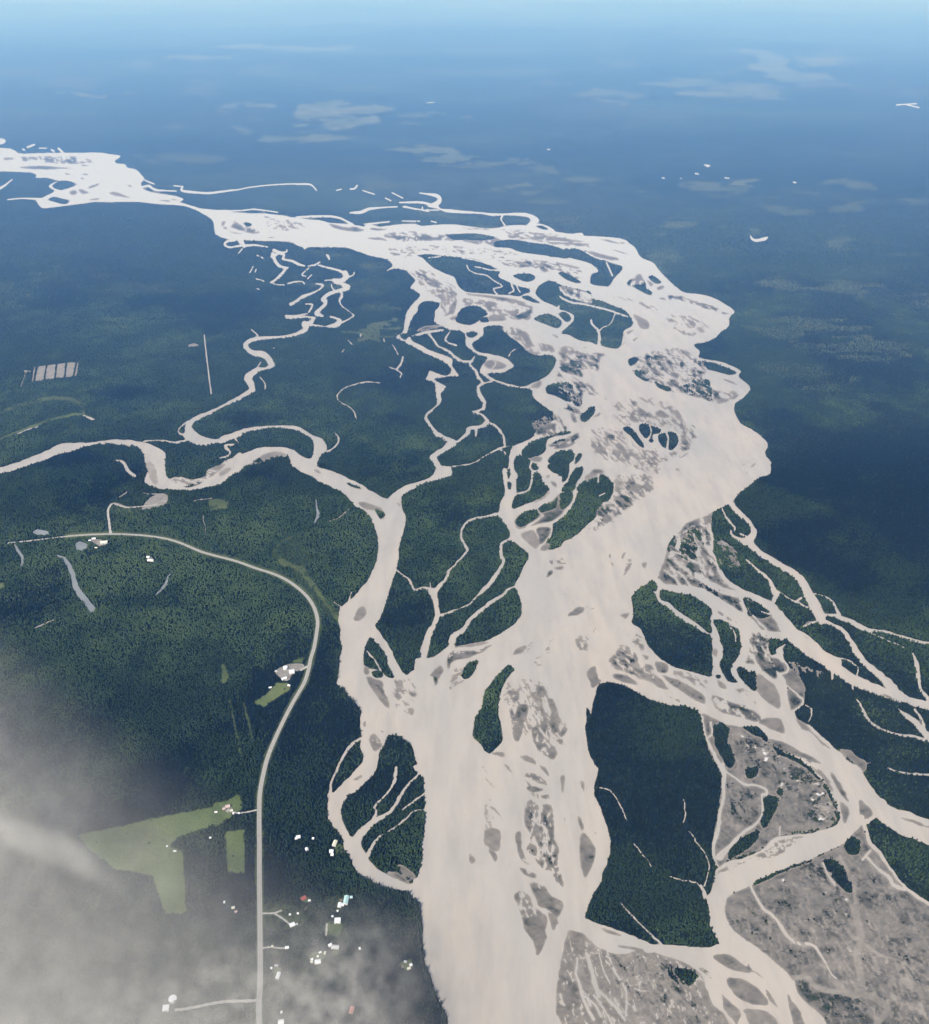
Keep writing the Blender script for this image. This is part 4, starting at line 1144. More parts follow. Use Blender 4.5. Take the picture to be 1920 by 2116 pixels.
CASES = {}
_c = [(0, 0), (1, 0), (1, 1), (0, 1)]
for code in range(1, 15):
    ins = [(code >> i) & 1 for i in range(4)]
    if ins in ([1, 0, 1, 0], [0, 1, 0, 1]):
        polys = []
        for i in range(4):
            if ins[i]: polys.append([('c', i), ('e', i), ('e', (i + 3) % 4)])
        CASES[code] = polys; continue
    poly = []
    for i in range(4):
        if ins[i]: poly.append(('c', i))
        if ins[i] != ins[(i + 1) % 4]: poly.append(('e', i))
    CASES[code] = [poly]

def contour(name, field, z, mat, run=14, extra=None, vmin=-40, vmax=None):
    """A flat sheet over every place where field > 0.5, with interpolated edges."""
    f = field - 0.5
    r0 = max(0, PAD + vmin); f = f[r0:]
    a, b, c, d = f[:-1, :-1], f[:-1, 1:], f[1:, 1:], f[1:, :-1]
    code = (a > 0) * 1 + (b > 0) * 2 + (c > 0) * 4 + (d > 0) * 8
    V = []; Lp = []; T = []; nv = 0
    full = code == 15
    for j in np.nonzero(full.any(axis=1))[0]:
        row = full[j]; e = np.diff(np.concatenate([[0], row.astype(np.int8), [0]]))
        for s, t in zip(np.nonzero(e == 1)[0], np.nonzero(e == -1)[0]):
            cuts = list(range(s, t, run)) + [t]
            xs = np.array(cuts, float)
            n = len(cuts)
            V.append(np.stack([np.concatenate([xs, xs]), np.concatenate([np.full(n, j), np.full(n, j + 1)])], 1))
            i0 = nv + np.arange(n - 1)
            Lp.append(np.stack([i0 + n, i0 + n + 1, i0 + 1, i0], 1).ravel()); T.append(np.full(n - 1, 4)); nv += 2 * n
    vals = [a, b, c, d]
    for k, polys in CASES.items():
        jj, ii = np.nonzero(code == k)
        if len(jj) == 0: continue
        q = [v[jj, ii] for v in vals]
        for poly in polys:
            pts = []
            for typ, i in poly:
                x, y = _c[i]
                if typ == 'c': pts.append(np.stack([ii + x + 0.0 * q[0], jj + y + 0.0 * q[0]], 1))
                else:
                    x2, y2 = _c[(i + 1) % 4]; t = q[i] / (q[i] - q[(i + 1) % 4] + 1e-12); t = np.clip(t, 0, 1)
                    pts.append(np.stack([ii + x + (x2 - x) * t, jj + y + (y2 - y) * t], 1))
            m = len(pts)
            V.append(np.stack(pts, 1).reshape(-1, 2))
            Lp.append((nv + np.arange(len(jj) * m)).reshape(-1, m)[:, ::-1].ravel()); T.append(np.full(len(jj), m)); nv += len(jj) * m
    V = np.vstack(V); Lp = np.concatenate(Lp); T = np.concatenate(T)
    uu = V[:, 0] - PAD + 0.5; vv = V[:, 1] + r0 - PAD + 0.5
    x, y = ground(uu, vv)
    o = link(name, np.stack([x, y, np.full(len(x), z)], 1), Lp, T, mat)
    if extra is not None:
        for nm, arr in extra.items():
            attr(o, nm, arr[np.clip((V[:, 1] + r0).astype(int), 0, HH - 1), np.clip(V[:, 0].astype(int), 0, WW - 1)])
    return o

# ------------------------------------------------------------------ materials
def mat_new(name):
    m = bpy.data.materials.new(name); m.use_nodes = True
    return m, m.node_tree.nodes, m.node_tree.links, m.node_tree.nodes['Principled BSDF']

def nd(N, t, **kw):
    n = N.new(t)
    for k, v in kw.items(): setattr(n, k, v)
    return n

def noise(N, L, vec, scale, detail=3, rough=0.55):
    n = nd(N, 'ShaderNodeTexNoise'); n.inputs['Scale'].default_value = scale; n.inputs['Detail'].default_value = detail
    n.inputs['Roughness'].default_value = rough; L.new(vec, n.inputs['Vector']); return n.outputs['Fac']

def ramp(N, L, fac, stops, interp='LINEAR'):
    r = nd(N, 'ShaderNodeValToRGB'); r.color_ramp.interpolation = interp
    el = r.color_ramp.elements
    while len(el) < len(stops): el.new(0.5)
    for e, (p, c) in zip(el, stops): e.position = p; e.color = (*c, 1) if len(c) == 3 else c
    L.new(fac, r.inputs['Fac']); return r.outputs['Color']

def mixc(N, L, fac, a, b, mode='MIX'):
    m = nd(N, 'ShaderNodeMix', data_type='RGBA', blend_type=mode)
    for sock, v in ((m.inputs['Factor'], fac), (m.inputs['A'], a), (m.inputs['B'], b)):
        if isinstance(v, (int, float)): sock.default_value = v
        elif isinstance(v, tuple): sock.default_value = (*v, 1)
        else: L.new(v, sock)
    return m.outputs['Result']

def mth(N, L, op, a, b=0.0, c=None):
    m = nd(N, 'ShaderNodeMath', operation=op)
    for i, v in enumerate((a, b) if c is None else (a, b, c)):
        if isinstance(v, (int, float)): m.inputs[i].default_value = v
        else: L.new(v, m.inputs[i])
    return m.outputs[0]

def rng_map(N, L, v, a, b, c=0.0, d=1.0, smooth=False):
    m = nd(N, 'ShaderNodeMapRange'); m.clamp = True
    if smooth: m.interpolation_type = 'SMOOTHSTEP'
    L.new(v, m.inputs[0])
    for i, q in enumerate((a, b, c, d)): m.inputs[i + 1].default_value = q
    return m.outputs[0]

def position(N): return nd(N, 'ShaderNodeNewGeometry').outputs['Position']
def scaled(N, L, vec, s):
    m = nd(N, 'ShaderNodeMapping'); m.inputs['Scale'].default_value = s; L.new(vec, m.inputs['Vector']); return m.outputs['Vector']
def attrib(N, name): return nd(N, 'ShaderNodeAttribute', attribute_name=name).outputs['Fac']
def bump(N, L, p, h, strength, dist):
    b = nd(N, 'ShaderNodeBump'); b.inputs['Strength'].default_value = strength; b.inputs['Distance'].default_value = dist
    L.new(h, b.inputs['Height']); L.new(b.outputs['Normal'], p.inputs['Normal'])

def plain(name, col, rough=0.7, vary=0.12, scale=0.6, metallic=0.0):
    m, N, L, p = mat_new(name); P = position(N)
    n = noise(N, L, P, scale, 4)
    a = tuple(c * (1 - vary) for c in col); b = tuple(min(1, c * (1 + vary)) for c in col)
    L.new(ramp(N, L, n, [(0.3, a), (0.7, b)]), p.inputs['Base Color'])
    p.inputs['Roughness'].default_value = rough; p.inputs['Metallic'].default_value = metallic
    return m

# silty glacial water: milky, pale, barely glossy
m_water, N, L, p = mat_new('silty_water'); P = position(N)
n1 = noise(N, L, scaled(N, L, P, (1, 0.45, 1)), 0.0035, 5, 0.6); n2 = noise(N, L, scaled(N, L, P, (1, 0.22, 1)), 0.022, 6, 0.65)
col = ramp(N, L, n1, [(0.3, (0.33, 0.312, 0.282)), (0.5, (0.385, 0.344, 0.294)), (0.7, (0.43, 0.365, 0.298))])
col = mixc(N, L, rng_map(N, L, n2, 0.42, 0.75, 0.0, 0.75), col, (0.295, 0.27, 0.238))
ws = nd(N, 'ShaderNodeSeparateXYZ'); L.new(P, ws.inputs[0])      # paler upstream: silt flats, and grazing sky reflection put into the colour
col = mixc(N, L, rng_map(N, L, ws.outputs['Y'], 3300, 7200, 0, 1, True), col, (0.50, 0.475, 0.43))
L.new(col, p.inputs['Base Color'])
p.inputs['Roughness'].default_value = 0.2; p.inputs['IOR'].default_value = 1.33
bump(N, L, p, noise(N, L, P, 0.25, 3), 0.12, 0.6)

m_pond, N, L, p = mat_new('pond_water'); P = position(N)
L.new(ramp(N, L, noise(N, L, P, 0.01, 3), [(0.3, (0.16, 0.17, 0.17)), (0.7, (0.24, 0.25, 0.24))]), p.inputs['Base Color'])
p.inputs['Roughness'].default_value = 0.25; p.inputs['IOR'].default_value = 1.33

# river bars: veg < 0 bright dry silt, 0 wet sand, 0.5 grey gravel, 0.9 willow scrub
m_bar, N, L, p = mat_new('gravel_bar'); P = position(N)
v = attrib(N, 'veg'); nf = noise(N, L, P, 0.09, 5, 0.7); ng = noise(N, L, P, 0.012, 4, 0.6)
v2 = mth(N, L, 'ADD', v, mth(N, L, 'MULTIPLY', mth(N, L, 'SUBTRACT', nf, 0.5), 0.34))
v2 = mth(N, L, 'MULTIPLY_ADD', v2, 0.72, 0.28)
col = ramp(N, L, v2, [(0.0, (0.62, 0.61, 0.60)), (0.14, (0.50, 0.49, 0.47)), (0.27, (0.27, 0.237, 0.195)), (0.45, (0.192, 0.168, 0.138)), (0.66, (0.128, 0.114, 0.094)), (0.8, (0.056, 0.054, 0.040)), (0.93, (0.017, 0.023, 0.014))])
col = mixc(N, L, rng_map(N, L, ng, 0.5, 0.75, 0.0, 0.25), col, (0.160, 0.138, 0.115))
L.new(col, p.inputs['Base Color']); p.inputs['Roughness'].default_value = 0.9
bump(N, L, p, nf, 0.5, 0.8)

# the wooded plain seen from far: canopy, muskeg, regrowth
def canopy_colour(N, L, P):
    big = noise(N, L, P, 0.00045, 5, 0.62); mid = noise(N, L, P, 0.0032, 5, 0.62); hue = noise(N, L, scaled(N, L, P, (1, 1, 1)), 0.00021, 4, 0.55)
    a = ramp(N, L, big, [(0.32, (0.006, 0.010, 0.008)), (0.5, (0.013, 0.020, 0.012)), (0.68, (0.030, 0.040, 0.021))])
    b = ramp(N, L, mid, [(0.3, (0.006, 0.010, 0.008)), (0.55, (0.014, 0.021, 0.013)), (0.75, (0.032, 0.042, 0.022))])
    c = mixc(N, L, 0.5, a, b)
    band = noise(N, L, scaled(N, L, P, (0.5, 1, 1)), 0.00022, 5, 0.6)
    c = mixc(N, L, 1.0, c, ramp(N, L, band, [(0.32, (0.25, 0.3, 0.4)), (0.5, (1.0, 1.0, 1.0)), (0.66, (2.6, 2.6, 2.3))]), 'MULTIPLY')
    return mixc(N, L, rng_map(N, L, hue, 0.48, 0.66, 0.0, 0.55), c, (0.024, 0.020, 0.020))

m_ground, N, L, p = mat_new('forest_floor'); P = position(N)
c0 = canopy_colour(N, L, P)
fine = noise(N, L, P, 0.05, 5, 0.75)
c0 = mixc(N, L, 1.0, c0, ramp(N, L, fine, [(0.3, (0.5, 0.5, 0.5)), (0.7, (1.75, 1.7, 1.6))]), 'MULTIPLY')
mm = attrib(N, 'mead'); nm = noise(N, L, P, 0.006, 5, 0.65); nm2 = noise(N, L, P, 0.0012, 3)
mcol = ramp(N, L, nm, [(0.3, (0.085, 0.125, 0.040)), (0.55, (0.12, 0.155, 0.052)), (0.75, (0.17, 0.18, 0.085))])
far_m = ramp(N, L, nm2, [(0.35, (0.060, 0.080, 0.040)), (0.65, (0.115, 0.120, 0.070))])
ysep = nd(N, 'ShaderNodeSeparateXYZ'); L.new(P, ysep.inputs[0])
mcol = mixc(N, L, rng_map(N, L, ysep.outputs['Y'], 3500, 9000), mcol, far_m)
wv = nd(N, 'ShaderNodeTexWave'); wv.inputs['Scale'].default_value = 0.028; wv.inputs['Distortion'].default_value = 2.5; wv.inputs['Detail'].default_value = 2
wm = nd(N, 'ShaderNodeMapping'); wm.inputs['Rotation'].default_value = (0, 0, 0.3); L.new(P, wm.inputs['Vector']); L.new(wm.outputs[0], wv.inputs['Vector'])
mcol = mixc(N, L, mth(N, L, 'MULTIPLY', wv.outputs['Fac'], 0.22), mcol, (0.165, 0.165, 0.075))
mcol = mixc(N, L, rng_map(N, L, noise(N, L, P, 0.018, 5, 0.7), 0.52, 0.72, 0, 0.5), mcol, (0.10, 0.095, 0.055))
mf = mth(N, L, 'MULTIPLY', mm, rng_map(N, L, noise(N, L, P, 0.004, 5, 0.7), 0.3, 0.6, 0.55, 1.1))
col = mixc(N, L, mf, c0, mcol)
dk = attrib(N, 'tone'); col = mixc(N, L, mth(N, L, 'MULTIPLY', dk, 0.75), col, (0.004, 0.008, 0.009))  # cloud shadow of the right bank is mixed into the ground colour
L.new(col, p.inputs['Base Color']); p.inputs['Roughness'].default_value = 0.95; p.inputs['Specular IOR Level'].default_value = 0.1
bump(N, L, p, noise(N, L, P, 0.12, 4, 0.7), 0.8, 6.0)

m_dirt, N, L, p = mat_new('bare_dirt'); P = position(N)
L.new(ramp(N, L, noise(N, L, P, 0.05, 5, 0.65), [(0.3, (0.15, 0.135, 0.115)), (0.55, (0.225, 0.205, 0.175)), (0.75, (0.31, 0.285, 0.25))]), p.inputs['Base Color'])
p.inputs['Roughness'].default_value = 0.95

m_asphalt, N, L, p = mat_new('worn_asphalt'); P = position(N)
L.new(ramp(N, L, noise(N, L, P, 0.15, 5, 0.6), [(0.3, (0.24, 0.23, 0.215)), (0.7, (0.31, 0.30, 0.28))]), p.inputs['Base Color']); p.inputs['Roughness'].default_value = 0.85
m_gravel = plain('shoulder_gravel', (0.27, 0.24, 0.21), 0.95, 0.2, 0.3)
m_yellow = plain('yellow_paint', (0.62, 0.42, 0.06), 0.7, 0.1, 1.0)
m_whitep = plain('white_paint', (0.75, 0.75, 0.72), 0.7, 0.1, 1.0)

# trees
m_tree, N, L, p = mat_new('tree_foliage'); P = position(N)
t = attrib(N, 'tint'); k = attrib(N, 'leafy')
con = ramp(N, L, t, [(0.0, (0.005, 0.011, 0.008)), (0.5, (0.010, 0.020, 0.013)), (1.0, (0.024, 0.038, 0.019))])
dec = ramp(N, L, t, [(0.0, (0.014, 0.026, 0.010)), (0.5, (0.027, 0.047, 0.017)), (1.0, (0.054, 0.080, 0.028))])
L.new(mixc(N, L, k, con, dec), p.inputs['Base Color']); p.inputs['Roughness'].default_value = 0.85; p.inputs['Specular IOR Level'].default_value = 0.15
m_bark = plain('tree_bark', (0.09, 0.07, 0.055), 0.95, 0.25, 3.0)
m_needles, N, L, p = mat_new('spruce_needles'); P = position(N)
L.new(ramp(N, L, noise(N, L, P, 0.35, 4, 0.7), [(0.3, (0.008, 0.014, 0.010)), (0.7, (0.028, 0.042, 0.024))]), p.inputs['Base Color']); p.inputs['Roughness'].default_value = 0.85

# ------------------------------------------------------------------ ground, water, bars
step = 3
us = np.arange(-PAD, W0 + PAD + 1, step, dtype=float); vs = np.arange(-45, H0 + PAD + 1, step, dtype=float)
GU, GV = np.meshgrid(us, vs)
gx, gy = ground(GU, GV)
rise = np.clip((gy - 15000) / 15000, 0, 1)
gz = rise * (fbm(gx / 5200, gy / 3800, 77, 4) - 0.42) * 420
gz = np.where(rise > 0, gz, 0)
nu, nvv = len(us), len(vs)
idx = np.arange(nu * nvv).reshape(nvv, nu)
quads = np.stack([idx[1:, :-1], idx[1:, 1:], idx[:-1, 1:], idx[:-1, :-1]], -1).reshape(-1)
g = link('ground', np.stack([gx, gy, gz], -1).reshape(-1, 3), quads, np.full((nu - 1) * (nvv - 1), 4), m_ground, smooth=True)
ri = np.clip(GV.astype(int) + PAD, 0, HH - 1); ci = np.clip(GU.astype(int) + PAD, 0, WW - 1)
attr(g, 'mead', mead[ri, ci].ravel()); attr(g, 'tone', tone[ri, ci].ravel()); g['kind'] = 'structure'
R = 145000.0
under = link('plain', [(-R, -R, -4), (R, -R, -4), (R, R, -4), (-R, R, -4)], [0, 1, 2, 3], [4], m_ground); under['kind'] = 'structure'

def lift(o):
    """follow the low rises of the far ground"""
    n = len(o.data.vertices); co = np.empty(n * 3, np.float32); o.data.vertices.foreach_get('co', co); co = co.reshape(-1, 3)
    far = co[:, 1] > 14900
    if far.any():
        x, y = co[far, 0].astype(float), co[far, 1].astype(float)
        rr = np.clip((y - 15000) / 15000, 0, 1)
        co[far, 2] += rr * (fbm(x / 5200, y / 3800, 77, 4) - 0.42) * 420 + 6 * rr
        o.data.vertices.foreach_set('co', co.ravel()); o.data.update()

both = np.clip(wat + bar, 0, 1)
wet = np.clip(blur(both, 2) + (vn2 - 0.38) * 0.7 * np.clip(blur(both, 3) * 3, 0, 1), 0, 1)     # a ragged strip of mud and cut bank
veg = np.where(both < 0.5, 0.50 + (vn2 - 0.5) * 0.5, veg)
bars = contour('sandbar', np.maximum(wet, both), 0.25, m_bar, run=3, extra=dict(veg=veg), vmin=240); bars['kind'] = 'structure'
river = contour('river_water', wat, 0.5, m_water, vmin=150); river['kind'] = 'structure'; lift(river)
if (pond > 0.5).any():
    ponds = contour('pond_water', pond * (wat < 0.5), 0.5, m_pond, vmin=600); ponds['kind'] = 'structure'
dirt = contour('dirt_clearing', clr * (wat < 0.5), 0.15, m_dirt, vmin=20); dirt['kind'] = 'structure'; lift(dirt)

# ------------------------------------------------------------------ road
def side_road(tile, pts, half, mat):
    p = smooth_path(sheet(tile, parse(pts)), False, 6); x, y = ground(p[:, 0], p[:, 1]); q = np.stack([x, y], 1)
    t_ = np.gradient(q, axis=0); t_ /= np.linalg.norm(t_, axis=1)[:, None]; n_ = np.stack([-t_[:, 1], t_[:, 0]], 1)
    wob_ = 1 + 0.18 * np.sin(np.arange(len(q)) * 1.7)[:, None]
    A = q + n_ * half * wob_; B = q - n_ * half * wob_; k = len(q)
    V = np.vstack([np.column_stack([A, np.full(k, 0.40)]), np.column_stack([B, np.full(k, 0.40)])])
    i = np.arange(k - 1)
    o = link('side_road', V, np.stack([i, i + k, i + k + 1, i + 1], 1).ravel(), np.full(k - 1, 4), mat); o['kind'] = 'structure'
    return q
m_track = plain('pale_gravel_road', (0.36, 0.335, 0.30), 0.95, 0.12, 0.08)
SIDE = [side_road('X', '1375,1908 1450,1900 1560,1880 1660,1858 1760,1842 1829,1838 1995,1834 2035,1826', 3.0, m_track),
        side_road('K', '872,392 862,330 856,280 849,220 862,180 890,155', 4.0, m_track), side_road('K', '890,155 940,172 1000,185 1120,176 1230,165', 3.2, m_track),
        side_road('P', '115,1690 150,1706 200,1716 260,1710 345,1692', 2.2, m_track), side_road('Y', '238,1146 330,1143 390,1122', 2.0, m_track), side_road('Y', '330,1145 395,1185 455,1232', 2.0, m_track),
        side_road('P', '690,592 720,575 752,556', 3.5, m_track), side_road('Y', '232,1420 300,1412 380,1420 425,1420', 1.8, m_track), side_road('Y', '745,1225 742,1290 738,1320', 1.8, m_track),
        side_road('K', '60,466 200,452 330,437 530,413', 4.0, m_track), side_road('D', '160,1225 185,1450 215,1695', 2.6, m_track)]
rx, ry = ground(road_px[:, 0], road_px[:, 1])
rc = np.stack([rx, ry], 1)
d = np.concatenate([[0], np.cumsum(np.linalg.norm(np.diff(rc, axis=0), axis=1))])
sN = np.arange(0, d[-1], 8.0)
rc = np.stack([np.interp(sN, d, rc[:, 0]), np.interp(sN, d, rc[:, 1])], 1)
for _ in range(4): rc[1:-1] = (rc[:-2] + 2 * rc[1:-1] + rc[2:]) / 4
tg = np.gradient(rc, axis=0); tg /= np.linalg.norm(tg, axis=1)[:, None]; nrm = np.stack([-tg[:, 1], tg[:, 0]], 1)
def ribbon(name, a, b, z, mat, parent=None):
    n = len(rc); A = rc + nrm * a; B = rc + nrm * b
    V = np.vstack([np.column_stack([A, np.full(n, z)]), np.column_stack([B, np.full(n, z)])])
    i = np.arange(n - 1); q = np.stack([i, i + n, i + n + 1, i + 1], 1).ravel()
    # +a is left of travel, b is right: order gives up-facing quads
    o = link(name, V, q, np.full(n - 1, 4), mat, parent); return o
o = ribbon('road_shoulder', 5.2, -5.2, 0.45, m_gravel); o['kind'] = 'structure'
o = ribbon('road', 4.2, -4.2, 0.52, m_asphalt); o['kind'] = 'structure'
o = ribbon('road_markings', 0.16, -0.16, 0.56, m_yellow); o['kind'] = 'structure'
for s in (1, -1):
    o = ribbon('road_edge_line', s * 3.6 + 0.08, s * 3.6 - 0.08, 0.56, m_whitep); o['kind'] = 'structure'

